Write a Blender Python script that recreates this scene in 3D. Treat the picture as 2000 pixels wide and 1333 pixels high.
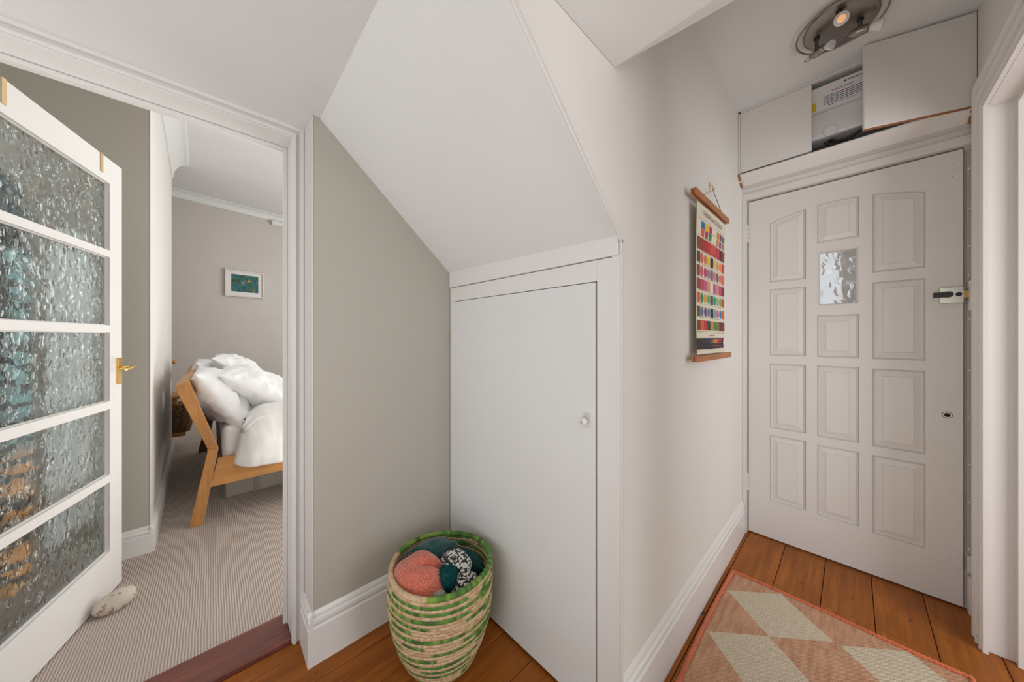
import bpy, bmesh, math, random
from mathutils import Vector, Matrix, noise
random.seed(7)
for o in list(bpy.data.objects): bpy.data.objects.remove(o)
C = bpy.context.scene.collection
S = bpy.context.scene

# ------------------------------------------------------------------ camera
cam = bpy.data.cameras.new('camera'); co = bpy.data.objects.new('camera', cam); C.objects.link(co)
co.location = (0, 0, 1.16); co.rotation_euler = (math.radians(90), 0, math.radians(46.8 - 90))
cam.sensor_width = 36; cam.lens = 624 / 2000 * 36; cam.shift_y = -6.5 / 2000; cam.clip_start = .01
S.camera = co

# ------------------------------------------------------------------ world, lights, exposure
w = bpy.data.worlds.new('world'); S.world = w; w.use_nodes = True
bg = w.node_tree.nodes['Background']; bg.inputs[0].default_value = (.97, .985, 1, 1); bg.inputs[1].default_value = .66
S.view_settings.view_transform = 'Standard'; S.view_settings.look = 'None'
S.view_settings.gamma = 1; S.view_settings.use_curve_mapping = False
S.view_settings.exposure = 0.0
def area(name, loc, rot, sx, sy, power, col=(1, 1, 1)):
    l = bpy.data.lights.new(name, 'AREA'); l.shape = 'RECTANGLE'; l.size = sx; l.size_y = sy; l.energy = power; l.color = col
    o = bpy.data.objects.new(name, l); C.objects.link(o); o.location = loc; o.rotation_euler = rot; return o
# daylight through the bedroom window (right of the bedroom, out of frame)
area('bedroom_window_light', (3.1, 3.9, 1.65), (0, math.radians(90), 0), 1.5, 1.7, 47, (.98, .99, 1))
area('bedroom_fill_down', (.75, 2.15, 2.72), (0, 0, 0), .9, .7, 8, (.99, .99, 1))  # added fill from above for the carpet, door and grey wall; no fitting there
area('bedroom_fill_up', (1.3, 2.15, .25), (math.radians(180), math.radians(-25), 0), 1.2, .8, 16, (1, .99, .97))  # added fill aimed up to lift the bedroom ceiling and grey wall
# added fill behind the camera: one along the hall, one aimed at the ceilings
area('hall_fill', (-1.6, -.1, .85), (0, math.radians(-112), 0), 1.3, 1.2, 11, (.96, .98, 1))
area('hall_fill_up', (-1.15, .35, .12), (math.radians(180), 0, 0), 1.1, 1.3, 16, (.95, .98, 1))
area('side_room_daylight', (1.15, -1.7, 1.1), (math.radians(98), 0, math.radians(-32)), 1.2, 1.6, 27, (.97, .98, 1))

# ------------------------------------------------------------------ materials
def lin(r, g, b):
    f = lambda c: c / 12.92 if c <= .04045 else ((c + .055) / 1.055) ** 2.4
    return (f(r / 255), f(g / 255), f(b / 255), 1)
class NT:
    def __init__(s, name):
        s.m = bpy.data.materials.new(name); s.m.use_nodes = True; s.t = s.m.node_tree
        s.b = s.t.nodes['Principled BSDF']
    def n(s, typ, **kw):
        x = s.t.nodes.new(typ)
        for k, v in kw.items():
            if k.startswith('i_'): x.inputs[int(k[2:]) if k[2:].isdigit() else k[2:]].default_value = v
            else: setattr(x, k, v)
        return x
    def l(s, a, b): s.t.links.new(a, b)
    def coord(s, scale=(1, 1, 1), kind='Object', rot=(0, 0, 0)):
        c = s.n('ShaderNodeTexCoord'); m = s.n('ShaderNodeMapping'); m.inputs['Scale'].default_value = scale; m.inputs['Rotation'].default_value = rot
        s.l(c.outputs[kind], m.inputs[0]); return m.outputs[0]
    def noise(s, vec, scale, detail=3, rough=.5):
        x = s.n('ShaderNodeTexNoise'); x.inputs['Scale'].default_value = scale; x.inputs['Detail'].default_value = detail; x.inputs['Roughness'].default_value = rough
        s.l(vec, x.inputs['Vector']); return x.outputs['Fac']
    def ramp(s, fac, stops):
        r = s.n('ShaderNodeValToRGB'); e = r.color_ramp.elements
        while len(e) < len(stops): e.new(.5)
        for q, (p, c) in zip(e, stops): q.position = p; q.color = c if len(c) == 4 else (*c, 1)
        s.l(fac, r.inputs[0]); return r.outputs[0]
    def math(s, op, a, b=None, c=None):
        x = s.n('ShaderNodeMath', operation=op)
        for i, v in enumerate((a, b, c)):
            if v is None: continue
            if isinstance(v, (int, float)): x.inputs[i].default_value = v
            else: s.l(v, x.inputs[i])
        return x.outputs[0]
    def mix(s, fac, a, b, mode='MIX'):
        x = s.n('ShaderNodeMix', data_type='RGBA', blend_type=mode)
        for i, v in ((0, fac), (6, a), (7, b)):
            if isinstance(v, (int, float)): x.inputs[i].default_value = v
            elif isinstance(v, tuple): x.inputs[i].default_value = v
            else: s.l(v, x.inputs[i])
        return x.outputs[2]
    def bump(s, h, strength=.3, dist=.002):
        x = s.n('ShaderNodeBump'); x.inputs['Strength'].default_value = strength; x.inputs['Distance'].default_value = dist
        s.l(h, x.inputs['Height']); s.l(x.outputs[0], s.b.inputs['Normal']); return x
    def set(s, col=None, rough=None, metal=None, **kw):
        if col is not None:
            if isinstance(col, tuple): s.b.inputs['Base Color'].default_value = col
            else: s.l(col, s.b.inputs['Base Color'])
        if rough is not None: s.b.inputs['Roughness'].default_value = rough
        if metal is not None: s.b.inputs['Metallic'].default_value = metal
        for k, v in kw.items(): s.b.inputs[k.replace('_', ' ')].default_value = v
        return s
def paint(name, col, rough=.6, amt=.03, bump=.12, chips=False):
    k = NT(name); v = k.coord(); f = k.noise(v, 2.2, 4)
    c2 = tuple(x * (1 - amt * 3) for x in col[:3]) + (1,)
    c = k.mix(f, col, c2)
    if chips:
        g = k.noise(v, 38, 4, .6); m = k.ramp(g, [(.70, (0, 0, 0)), (.72, (1, 1, 1))])
        h = k.noise(v, 2.0, 1); mm = k.math('MULTIPLY', m, k.ramp(h, [(.55, (0, 0, 0)), (.62, (1, 1, 1))]))
        c = k.mix(k.math('MULTIPLY', mm, .6), c, (.16, .11, .08, 1))
    k.set(c, rough)
    k.bump(k.noise(v, 60, 3), bump, .002); return k.m
def plain(name, col, rough=.5, metal=0, **kw): return NT(name).set(col, rough, metal, **kw).m
def wood(name, c1, c2, axis=0, rough=.45, gscale=1, knots=0, spots=0, coat=0):
    k = NT(name); sc = [28 * gscale] * 3; sc[axis] = 1.6 * gscale
    oi = k.n('ShaderNodeObjectInfo'); tc = k.n('ShaderNodeTexCoord')
    off = k.n('ShaderNodeVectorMath', operation='MULTIPLY_ADD')
    cb = k.n('ShaderNodeCombineXYZ'); k.l(oi.outputs['Random'], cb.inputs[0]); k.l(oi.outputs['Random'], cb.inputs[1])
    off.inputs[1].default_value = (7, 5, 3); k.l(cb.outputs[0], off.inputs[0]); k.l(tc.outputs['Object'], off.inputs[2])
    mp = k.n('ShaderNodeMapping'); mp.inputs['Scale'].default_value = sc; k.l(off.outputs[0], mp.inputs[0])
    g = k.noise(mp.outputs[0], 1.6, 6, .65); c = k.mix(k.ramp(g, [(.3, (0, 0, 0)), (.72, (1, 1, 1))]), c1, c2)
    broad = k.noise(off.outputs[0], 5, 3)
    c = k.mix(k.ramp(broad, [(.35, (0, 0, 0)), (.72, (.7, .7, .7))]), c, tuple(x * .5 for x in c1[:3]) + (1,))
    if spots:
        m2 = k.n('ShaderNodeMapping'); m2.inputs['Scale'].default_value = (.55, 1.2, 1); k.l(off.outputs[0], m2.inputs[0])
        vo = k.n('ShaderNodeTexVoronoi'); vo.inputs['Scale'].default_value = 15
        wn = k.n('ShaderNodeTexNoise'); wn.inputs['Scale'].default_value = 40; k.l(m2.outputs[0], wn.inputs['Vector']); wa = k.n('ShaderNodeVectorMath', operation='MULTIPLY_ADD'); wa.inputs[1].default_value = (.018, .018, .018); k.l(wn.outputs['Color'], wa.inputs[0]); k.l(m2.outputs[0], wa.inputs[2]); k.l(wa.outputs[0], vo.inputs['Vector'])
        kk = k.ramp(vo.outputs['Distance'], [(.06, (1, 1, 1)), (.13, (0, 0, 0))])
        sel = k.math('GREATER_THAN', vo.outputs['Color'], .5)
        nn = k.noise(off.outputs[0], 3, 2); kk = k.math('MULTIPLY', kk, k.ramp(nn, [(.36, (0, 0, 0)), (.5, (1, 1, 1))]))
        c = k.mix(k.math('MULTIPLY', kk, spots), c, (.03, .015, .01, 1))
        # one tone per board
        c = k.mix(k.math('MULTIPLY', oi.outputs['Random'], .35), c, tuple(x * .6 for x in c1[:3]) + (1,))
        k.b.inputs['Specular IOR Level'].default_value = .25
    k.set(c, rough, Coat_Weight=coat, Coat_Roughness=.25); k.bump(g, .25, .001); return k.m

M = {}
M['white'] = paint('warm_white_emulsion', lin(232, 228, 222))
M['ceil'] = paint('ceiling_emulsion', lin(229, 229, 227), bump=.06)
M['slopewhite'] = paint('soffit_emulsion', lin(231, 232, 229), bump=.2)
M['grey'] = paint('warm_grey_emulsion', lin(185, 180, 169))
M['bedgrey'] = paint('bedroom_grey_emulsion', lin(203, 196, 189))
M['gloss'] = paint('white_gloss_woodwork', lin(234, 232, 228), rough=.32, bump=.1)
M['gloss_worn'] = paint('worn_white_gloss', lin(226, 221, 216), rough=.35, bump=.18, chips=True)
M['door'] = paint('white_door_paint', lin(226, 221, 215), rough=.42, bump=.15)
M['cup'] = paint('cupboard_door_paint', lin(230, 231, 229), rough=.45, bump=.25)
M['chip'] = plain('bare_timber', lin(150, 100, 60), .8)
M['dark'] = plain('dark_void', (.01, .009, .008, 1), .9)
M['board'] = wood('pine_floorboard', lin(186, 110, 40), lin(118, 60, 18), 0, .4, 1, spots=.95, coat=0)
M['threshold'] = wood('mahogany_stain', lin(138, 78, 66), lin(92, 46, 38), 0, .4, 1, coat=.2)
M['oak'] = wood('oiled_oak', lin(212, 154, 90), lin(180, 120, 64), 0, .4, 1)
M['oakz'] = wood('oiled_oak_upright', lin(208, 150, 86), lin(170, 112, 60), 2, .4, 1)
M['oaky'] = wood('oiled_oak_rail', lin(208, 150, 88), lin(172, 114, 60), 1, .4, 1)
M['oakshade'] = wood('shaded_oak', lin(120, 76, 42), lin(84, 52, 30), 2, .5)  # same oak, with the shade behind and under the bed put into its colour
M['rod'] = wood('poster_rod_wood', lin(196, 130, 80), lin(165, 100, 58), 0, .5, 2)
M['brass'] = plain('polished_brass', (.83, .56, .22, 1), .22, 1)
M['brassdull'] = plain('satin_brass', (.62, .45, .24, 1), .45, .8)
M['steel'] = plain('brushed_nickel', (.34, .30, .27, 1), .36, 1)
M['galv'] = plain('zinc_lock_case', (.72, .72, .62, 1), .28, .9)
M['strip'] = plain('grey_painted_strip', lin(176, 170, 168), .45)
M['black'] = plain('black_enamel', (.012, .01, .01, 1), .35)
M['chrome'] = plain('screw_head', (.75, .75, .75, 1), .25, 1)
M['bulbwhite'] = plain('white_plastic', lin(226, 224, 220), .4)
k = NT('bulb_glass'); k.set((.85, .85, .85, 1), .12, Transmission_Weight=.6, IOR=1.3); M['bulbglass'] = k.m
k = NT('lit_amber'); k.set(lin(235, 170, 110), .4); k.b.inputs['Emission Color'].default_value = (1, .50, .2, 1); k.b.inputs['Emission Strength'].default_value = .45; M['amber'] = k.m
# ribbed loop carpet
k = NT('ribbed_loop_carpet'); tc = k.coord()
sp = k.n('ShaderNodeSeparateXYZ'); k.l(tc, sp.inputs[0])
wob = k.noise(tc, 9, 2)
xx = k.math('ADD', sp.outputs[0], k.math('MULTIPLY', wob, .006))
rib = k.math('SINE', k.math('MULTIPLY', xx, 2 * math.pi / .0085))
lp = k.math('SINE', k.math('ADD', k.math('MULTIPLY', sp.outputs[1], 2 * math.pi / .0075), k.math('MULTIPLY', k.noise(tc, 60, 1), 6)))
h = k.math('ADD', k.math('MULTIPLY', rib, .5), k.math('MULTIPLY', lp, .28))
sh = k.ramp(k.math('MULTIPLY_ADD', h, .5, .5), [(.1, lin(136, 121, 112)), (.5, lin(202, 186, 176)), (1, lin(224, 211, 202))])
fl = k.noise(tc, 160, 2); sh = k.mix(k.math('MULTIPLY', fl, .3), sh, lin(164, 148, 137))
k.set(sh, .95); k.bump(h, .7, .003); M['carpet'] = k.m
# textured bathroom-style glass
def relief_glass(name, scale, strength, dist, tint=(.93, .96, .95, 1), dot=-.9):
    k = NT(name); t = k.t; t.nodes.remove(k.b); g = k.n('ShaderNodeBsdfGlass'); g.inputs['Color'].default_value = tint; g.inputs['IOR'].default_value = 1.46; g.inputs['Roughness'].default_value = .01
    v = k.coord((1, 1, .75)); nz = k.n('ShaderNodeTexNoise'); nz.inputs['Scale'].default_value = scale * .5; k.l(v, nz.inputs['Vector'])
    ad = k.n('ShaderNodeVectorMath', operation='MULTIPLY_ADD'); ad.inputs[1].default_value = (.03, .03, .03); k.l(nz.outputs['Color'], ad.inputs[0]); k.l(v, ad.inputs[2])
    vo = k.n('ShaderNodeTexVoronoi', feature='SMOOTH_F1'); vo.inputs['Scale'].default_value = scale; vo.inputs['Smoothness'].default_value = .6; k.l(ad.outputs[0], vo.inputs['Vector'])
    b = k.n('ShaderNodeBump'); b.inputs['Strength'].default_value = strength; b.inputs['Distance'].default_value = dist
    dots = k.ramp(vo.outputs['Distance'], [(.0, (1, 1, 1)), (.42, (0, 0, 0))]); wv = k.noise(v, scale * .45, 2)
    k.l(k.math('ADD', k.math('MULTIPLY', dots, dot), k.math('MULTIPLY', wv, 1.2)), b.inputs['Height']); k.l(b.outputs[0], g.inputs['Normal'])
    tr = k.n('ShaderNodeBsdfTransparent'); mx = k.n('ShaderNodeMixShader'); mx.inputs[0].default_value = .12
    k.l(g.outputs[0], mx.inputs[1]); k.l(tr.outputs[0], mx.inputs[2]); k.l(mx.outputs[0], t.nodes['Material Output'].inputs[0]); return k.m
M['relief'] = relief_glass('hammered_glass', 40, .7, .007)
M['relief_door'] = relief_glass('wavy_door_glass', 26, .8, .012, (1, 1, 1, 1))
# fabrics
def fabric(name, col, scale=400, rough=.9, bump=.3, col2=None, sheen=.3):
    k = NT(name); v = k.coord(); f = k.noise(v, scale, 2); g = k.noise(v, 6, 3)
    c = k.mix(g, col, col2 or tuple(x * .86 for x in col[:3]) + (1,))
    k.set(c, rough, Sheen_Weight=sheen); k.bump(f, bump, .001); return k.m
M['linen'] = fabric('white_cotton', lin(240, 238, 236))
k = NT('white_sateen'); v = k.coord(); n1 = k.noise(k.coord((1, 1, .45), rot=(.5, .4, .9)), 5.5, 2.5, .45); k.set(lin(236, 235, 231), .36); k.bump(n1, .7, .05); M['duvet'] = k.m
k = NT('creased_cotton'); v = k.coord(); n1 = k.noise(k.coord((1, .6, 1.6), rot=(.3, .2, .5)), 7, 2.5, .5); k.set(lin(240, 240, 240), .8, Sheen_Weight=.2); k.bump(n1, .4, .03); M['pillowcase'] = k.m
M['boxfab'] = fabric('storage_canvas', lin(160, 152, 138), 700)
M['boxband'] = fabric('storage_trim', lin(146, 139, 126), 700)
def knit(name, c1, c2, cell, hard=False, thresh=.5, fine=True):
    k = NT(name); v = k.coord(); vo = k.n('ShaderNodeTexVoronoi'); vo.inputs['Scale'].default_value = 1 / cell; k.l(v, vo.inputs['Vector'])
    d = vo.outputs['Distance']
    if hard:
        rs = k.n('ShaderNodeSeparateColor'); k.l(vo.outputs['Color'], rs.inputs[0]); c = k.mix(k.math('GREATER_THAN', rs.outputs[0], thresh), c1, c2)
    else: c = k.mix(k.ramp(d, [(.2, (0, 0, 0)), (.7, (1, 1, 1))]), c1, c2)
    k.set(c, .95, Sheen_Weight=.4); k.bump(k.math('MULTIPLY', d, -1), .8, .004); return k.m
M['coral'] = knit('coral_moss_knit', lin(236, 134, 106), lin(196, 96, 74), .0045)
M['teal'] = knit('teal_fine_knit', lin(6, 96, 90), lin(0, 56, 54), .003)
M['bw'] = knit('black_white_knit', lin(22, 20, 22), lin(226, 222, 212), .0065, True, .52)
M['greyknit'] = knit('grey_knit', lin(190, 190, 178), lin(140, 140, 130), .004)
M['navy'] = knit('navy_knit', lin(26, 26, 34), lin(12, 12, 18), .004)
M['pom'] = fabric('teal_yarn', lin(6, 104, 104), 300, col2=lin(2, 66, 70), sheen=0)
k = NT('ribbed_teal_knit'); v = k.coord((1, 1, 1), rot=(0, 0, .9)); sp = k.n('ShaderNodeSeparateXYZ'); k.l(v, sp.inputs[0]); r = k.math('SINE', k.math('MULTIPLY', sp.outputs[0], 2 * math.pi / .009))
k.set(k.mix(k.math('MULTIPLY_ADD', r, .5, .5), lin(2, 46, 48), lin(8, 88, 84)), .95); k.bump(r, .8, .003); M['tealrib'] = k.m
# wicker
k = NT('dark_wicker'); v = k.coord(); sp = k.n('ShaderNodeSeparateXYZ'); k.l(v, sp.inputs[0])
a = k.math('SINE', k.math('MULTIPLY', k.math('ADD', sp.outputs[0], sp.outputs[1]), 2 * math.pi / .035)); b = k.math('SINE', k.math('MULTIPLY', sp.outputs[2], 2 * math.pi / .02))
h = k.math('MULTIPLY', a, b); k.set(k.mix(k.math('MULTIPLY_ADD', h, .5, .5), lin(96, 62, 36), lin(176, 128, 84)), .8); k.bump(h, 1, .01); M['wicker'] = k.m
# basket coils: colour attribute x braid
k = NT('braided_jute'); at = k.n('ShaderNodeVertexColor', layer_name='Col'); v = k.coord()
f = k.noise(v, 160, 3, .7); c = k.mix(k.math('MULTIPLY', k.ramp(f, [(.35, (0, 0, 0)), (.7, (1, 1, 1))]), .45), at.outputs[0], lin(110, 84, 54)); k.set(c, .85); k.bump(f, .8, .004); M['jute'] = k.m
# pebble
k = NT('pebble_stone'); v = k.coord(); c = k.mix(k.noise(v, 14, 4), lin(214, 204, 190), lin(182, 174, 160))
sp_ = k.ramp(k.noise(v, 42, 3), [(.60, (0, 0, 0)), (.64, (1, 1, 1))]); c = k.mix(k.math('MULTIPLY', sp_, .8), c, lin(160, 100, 84))
sp_ = k.ramp(k.noise(k.coord((1, 1, 1), rot=(1, 2, 0)), 30, 2), [(.66, (0, 0, 0)), (.72, (1, 1, 1))]); c = k.mix(k.math('MULTIPLY', sp_, .7), c, lin(196, 176, 110)); k.set(c, .6); k.bump(k.noise(v, 90, 3), .3, .002); M['pebble'] = k.m
# kilim: two columns of cream diamonds on a pink-brown flat weave
k = NT('kilim_weave'); v = k.coord(); sp = k.n('ShaderNodeSeparateXYZ'); k.l(v, sp.inputs[0])
xr = k.math('DIVIDE', k.math('SUBTRACT', sp.outputs[0], 1.718), .297); yr = k.math('DIVIDE', k.math('SUBTRACT', sp.outputs[1], .04), .36)
jag = k.math('MULTIPLY', k.math('PINGPONG', sp.outputs[0], .005), 1.2)
fx = k.math('ABSOLUTE', k.math('SUBTRACT', k.math('FRACT', k.math('ADD', xr, 50.5)), .5))
fy = k.math('ABSOLUTE', k.math('SUBTRACT', k.math('FRACT', yr), .5))
dd = k.math('ADD', k.math('ADD', k.math('MULTIPLY', fx, 1 / .505), k.math('MULTIPLY', fy, 1 / .475)), jag)
isd = k.math('LESS_THAN', dd, 1.0)
nz = k.noise(k.coord((1, 7, 1)), 9, 4, .6); nz2 = k.noise(k.coord((4, 60, 1)), 9, 3, .6)
warp = k.math('MULTIPLY', k.math('SINE', k.math('MULTIPLY', sp.outputs[1], 2 * math.pi / .0052)), k.math('SINE', k.math('MULTIPLY', sp.outputs[0], 2 * math.pi / .0065)))
pink = k.mix(k.ramp(nz, [(.35, (0, 0, 0)), (.65, (1, 1, 1))]), lin(184, 128, 92), lin(212, 164, 128))
pink = k.mix(k.ramp(warp, [(.35, (0, 0, 0)), (.8, (1, 1, 1))]), pink, lin(226, 196, 168))
cream = k.mix(k.ramp(nz2, [(.4, (0, 0, 0)), (.75, (1, 1, 1))]), lin(222, 208, 184), lin(196, 178, 150))
k.set(k.mix(isd, pink, cream), .95); k.bump(warp, .6, .003); M['kilim'] = k.m
M['binding'] = fabric('orange_yarn', lin(218, 112, 66), 300, col2=lin(180, 86, 48))
# painting on the bedroom wall
k = NT('abstract_picture'); v = k.coord(); n1 = k.noise(v, 14, 5, .65); n2 = k.noise(k.coord((1, 1, 1), rot=(.4, .2, 1)), 22, 4, .7)
c = k.ramp(n1, [(.3, lin(10, 26, 24)), (.42, lin(26, 70, 46)), (.5, lin(44, 110, 96)), (.6, lin(34, 92, 108)), (.7, lin(14, 28, 34))])
c = k.mix(k.ramp(n2, [(.58, (0, 0, 0)), (.66, (1, 1, 1))]), c, lin(200, 150, 70)); k.set(c, .3); M['painting'] = k.m
M['mount'] = plain('picture_mount', lin(226, 222, 220), .6)
M['frame'] = plain('pale_frame', lin(218, 212, 204), .5)
# garments behind the glass
k = NT('leaf_print_dark'); v = k.coord(); sp = k.n('ShaderNodeSeparateXYZ'); k.l(v, sp.inputs[0])
vo = k.n('ShaderNodeTexVoronoi'); vo.inputs['Scale'].default_value = 9; k.l(k.coord((1.3, 1.3, .55), rot=(.5, .3, 0)), vo.inputs['Vector'])
hs = k.n('ShaderNodeSeparateColor'); k.l(vo.outputs['Color'], hs.inputs[0])
leaf = k.math('MULTIPLY', k.math('GREATER_THAN', hs.outputs[0], .8), k.math('LESS_THAN', vo.outputs['Distance'], .42))
lc = k.mix(k.ramp(sp.outputs[2], [(.75, (1, 1, 1)), (.9, (0, 0, 0))]), lin(120, 170, 176), lin(222, 150, 66))
lc = k.mix(k.math('GREATER_THAN', hs.outputs[1], .7), lc, lin(110, 160, 170))
k.set(k.mix(leaf, lin(36, 30, 32), lc), .7); M['leafdark'] = k.m
k = NT('leaf_print_strip'); v = k.coord(); sp = k.n('ShaderNodeSeparateXYZ'); k.l(v, sp.inputs[0])
wv = k.math('SINE', k.math('ADD', k.math('MULTIPLY', sp.outputs[2], 95), k.math('MULTIPLY', k.noise(v, 9, 2), 14)))
zr = k.ramp(sp.outputs[2], [(.55, lin(236, 164, 70)), (.74, lin(228, 150, 74)), (.80, lin(140, 190, 200)), (1.0, lin(150, 196, 200))])
k.set(k.mix(k.math('GREATER_THAN', wv, .35), zr, lin(34, 42, 50)), .6); M['leafstrip'] = k.m
M['robe'] = fabric('white_towelling', lin(240, 241, 242), 200)
M['tealrobe'] = fabric('teal_leaf_cotton', lin(78, 108, 110), 60, col2=lin(40, 54, 60))

# ------------------------------------------------------------------ mesh helpers
class MB:
    def __init__(s): s.v = []; s.f = []; s.mi = []
    def add(s, vs, fs, mi=0):
        o = len(s.v); s.v += [tuple(p) for p in vs]; s.f += [tuple(i + o for i in f) for f in fs]; s.mi += [mi] * len(fs); return s
    def box(s, x0, x1, y0, y1, z0, z1, mi=0, T=None):
        x0, x1 = min(x0, x1), max(x0, x1); y0, y1 = min(y0, y1), max(y0, y1); z0, z1 = min(z0, z1), max(z0, z1)
        vs = [(x, y, z) for z in (z0, z1) for (x, y) in ((x0, y0), (x1, y0), (x1, y1), (x0, y1))]
        if T: vs = [T(*p) for p in vs]
        return s.add(vs, [(0, 3, 2, 1), (4, 5, 6, 7), (0, 1, 5, 4), (1, 2, 6, 5), (2, 3, 7, 6), (3, 0, 4, 7)], mi)
    def prism(s, poly, vec, mi=0):
        n = len(poly); vec = Vector(vec); a = [Vector(p) for p in poly]; b = [p + vec for p in a]
        return s.add(a + b, [tuple(range(n))[::-1], tuple(range(n, 2 * n))] + [(i, (i + 1) % n, n + (i + 1) % n, n + i) for i in range(n)], mi)
    def loft(s, rings, closed=True, cap=True, mi=0):
        n = len(rings[0]); vs = [p for r in rings for p in r]; fs = []
        for i in range(len(rings) - 1):
            for j in range(n if closed else n - 1):
                k2 = (j + 1) % n; fs.append((i * n + j, i * n + k2, (i + 1) * n + k2, (i + 1) * n + j))
        if cap and closed: fs += [tuple(range(n))[::-1], tuple(range((len(rings) - 1) * n, len(rings) * n))]
        return s.add(vs, fs, mi)
    def tube(s, pts, r, n=10, closed=False, mi=0):
        pts = [Vector(p) for p in pts]; rings = []; m = len(pts); ref = Vector((0, 0, 1))
        rr = r if isinstance(r, (list, tuple)) else [r] * m
        for i, p in enumerate(pts):
            t = (pts[(i + 1) % m] - pts[i - 1]) if closed else (pts[min(i + 1, m - 1)] - pts[max(i - 1, 0)])
            t.normalize(); up = ref if abs(t.dot(ref)) < .95 else Vector((1, 0, 0))
            a = t.cross(up).normalized(); b = a.cross(t).normalized()
            rings.append([p + a * math.cos(q) * rr[i] + b * math.sin(q) * rr[i] for q in [2 * math.pi * j / n for j in range(n)]])
        if closed: rings.append(rings[0])
        return s.loft(rings, True, not closed, mi)
    def lathe(s, prof, c=(0, 0, 0), axis=(0, 0, 1), n=24, mi=0):
        ax = Vector(axis).normalized(); up = Vector((0, 0, 1)) if abs(ax.z) < .9 else Vector((1, 0, 0)); a = ax.cross(up).normalized(); b = ax.cross(a).normalized(); c = Vector(c)
        return s.loft([[c + ax * h + (a * math.cos(q) + b * math.sin(q)) * max(r, 1e-4) for q in [2 * math.pi * j / n for j in range(n)]] for r, h in prof], True, True, mi)
    def build(s, name, mat, parent=None, smooth=False, bevel=0, seg=2, sub=0):
        me = bpy.data.meshes.new(name); me.from_pydata([tuple(v) for v in s.v], [], s.f)
        for m in (mat if isinstance(mat, list) else [mat]): me.materials.append(M[m])
        if isinstance(mat, list): me.polygons.foreach_set('material_index', s.mi)
        bm = bmesh.new(); bm.from_mesh(me); bmesh.ops.recalc_face_normals(bm, faces=bm.faces); bm.to_mesh(me); bm.free()
        if smooth: me.polygons.foreach_set('use_smooth', [True] * len(me.polygons))
        o = bpy.data.objects.new(name, me); C.objects.link(o)
        if parent: attach(o, parent)
        if bevel:
            b = o.modifiers.new('bevel', 'BEVEL'); b.width = bevel; b.segments = seg; b.limit_method = 'ANGLE'; b.angle_limit = .6
        if sub: q = o.modifiers.new('sub', 'SUBSURF'); q.levels = sub; q.render_levels = sub
        return o
def wmat(o):
    m = Matrix.LocRotScale(o.location, o.rotation_euler, o.scale)
    return (wmat(o.parent) @ o.matrix_parent_inverse @ m) if o.parent else m
def attach(o, parent): o.parent = parent; o.matrix_parent_inverse = wmat(parent).inverted()
def tag(o, label, cat, group=None, kind=None):
    o['label'] = label; o['category'] = cat
    if group: o['group'] = group
    if kind: o['kind'] = kind
    return o
def thing(name, loc, label, cat, group=None, kind=None):
    o = bpy.data.objects.new(name, None); C.objects.link(o); o.location = loc; o.empty_display_size = .05
    return tag(o, label, cat, group, kind)
def st(o, label, cat): return tag(o, label, cat, kind='structure')
def lerp(a, b, t): return a + (b - a) * t

# ================================================================== HALL SHELL
sub = st(MB().box(-1.9, 2.6, -2.6, 1.62, -.06, -.022).build('floor', 'dark'), 'orange-brown varnished pine floorboards of the hall', 'floor')
seams = [-2.6, -2.3, -2.05, -1.8, -1.55, -1.3, -1.06, -.85, -.69, -.53, -.372, -.217, -.063, .095, .255, .42, .605, .79, .94, 1.087, 1.24, 1.392, 1.457]
for i in range(len(seams) - 1):
    y0, y1 = seams[i] + .0012, seams[i + 1] - .0012
    for (x0, x1) in (((-1.9, 1.93 + .0), (1.932, 2.45)) if seams[i] in (-.217, -.063) else ((-1.9, 2.45),)):
        if y0 > 1.3: x1 = .9
        z = random.uniform(-.0016, 0)
        MB().box(x0, x1, y0, y1, -.021, z).build('floorboard', 'board', sub, bevel=.0012, seg=1)
# low ceiling beneath the stair landing and over the left doorway
st(MB().box(-1.6, .295, .44, 1.62, 1.955, 2.03).build('ceiling', 'ceil'), 'low flat white ceiling above the glazed doorway', 'ceiling')
m = MB().prism([(.285, .4508, 1.95), (.285, .4508, 2.03), (.86, .4508, 1.52), (.86, .4508, 1.437)], (0, .90, 0))
st(m.build('ceiling_slope', 'slopewhite'), 'sloping white underside of the stairs above the cupboard', 'ceiling')
# landing soffit overhead
m = MB().prism([(-1.7, -1.6, 1.907), (-1.7, .449, 1.907), (.811, .449, 1.907), (.808, .21, 1.907), (.80, -1.6, 1.907)], (0, 0, .045))
ch_ = [(.811, .449, .811, .449, 1.9075), (.8105, .40, .822, .40, 1.912), (.809, .30, .845, .30, 1.92), (.808, .21, .864, .21, 1.928), (.805, 0, .90, 0, 1.945), (.80, -1.6, .92, -1.6, 1.95)]
m.loft([[(a, b, 1.907), (c, d, e), (c, d, e + .05), (a - .01, b, 1.95)] for a, b, c, d, e in ch_])
m.box(.78, .81, -.6, .449, 1.955, 2.47)
st(m.build('ceiling_landing', 'ceil'), 'underside of the stair landing overhead, with a pointed corner', 'ceiling')
st(MB().box(.77, 2.6, -2.4, .47, 2.46, 2.52).build('ceiling_nook', 'ceil'), 'ceiling of the entrance nook carrying the spotlight', 'ceiling')
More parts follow.
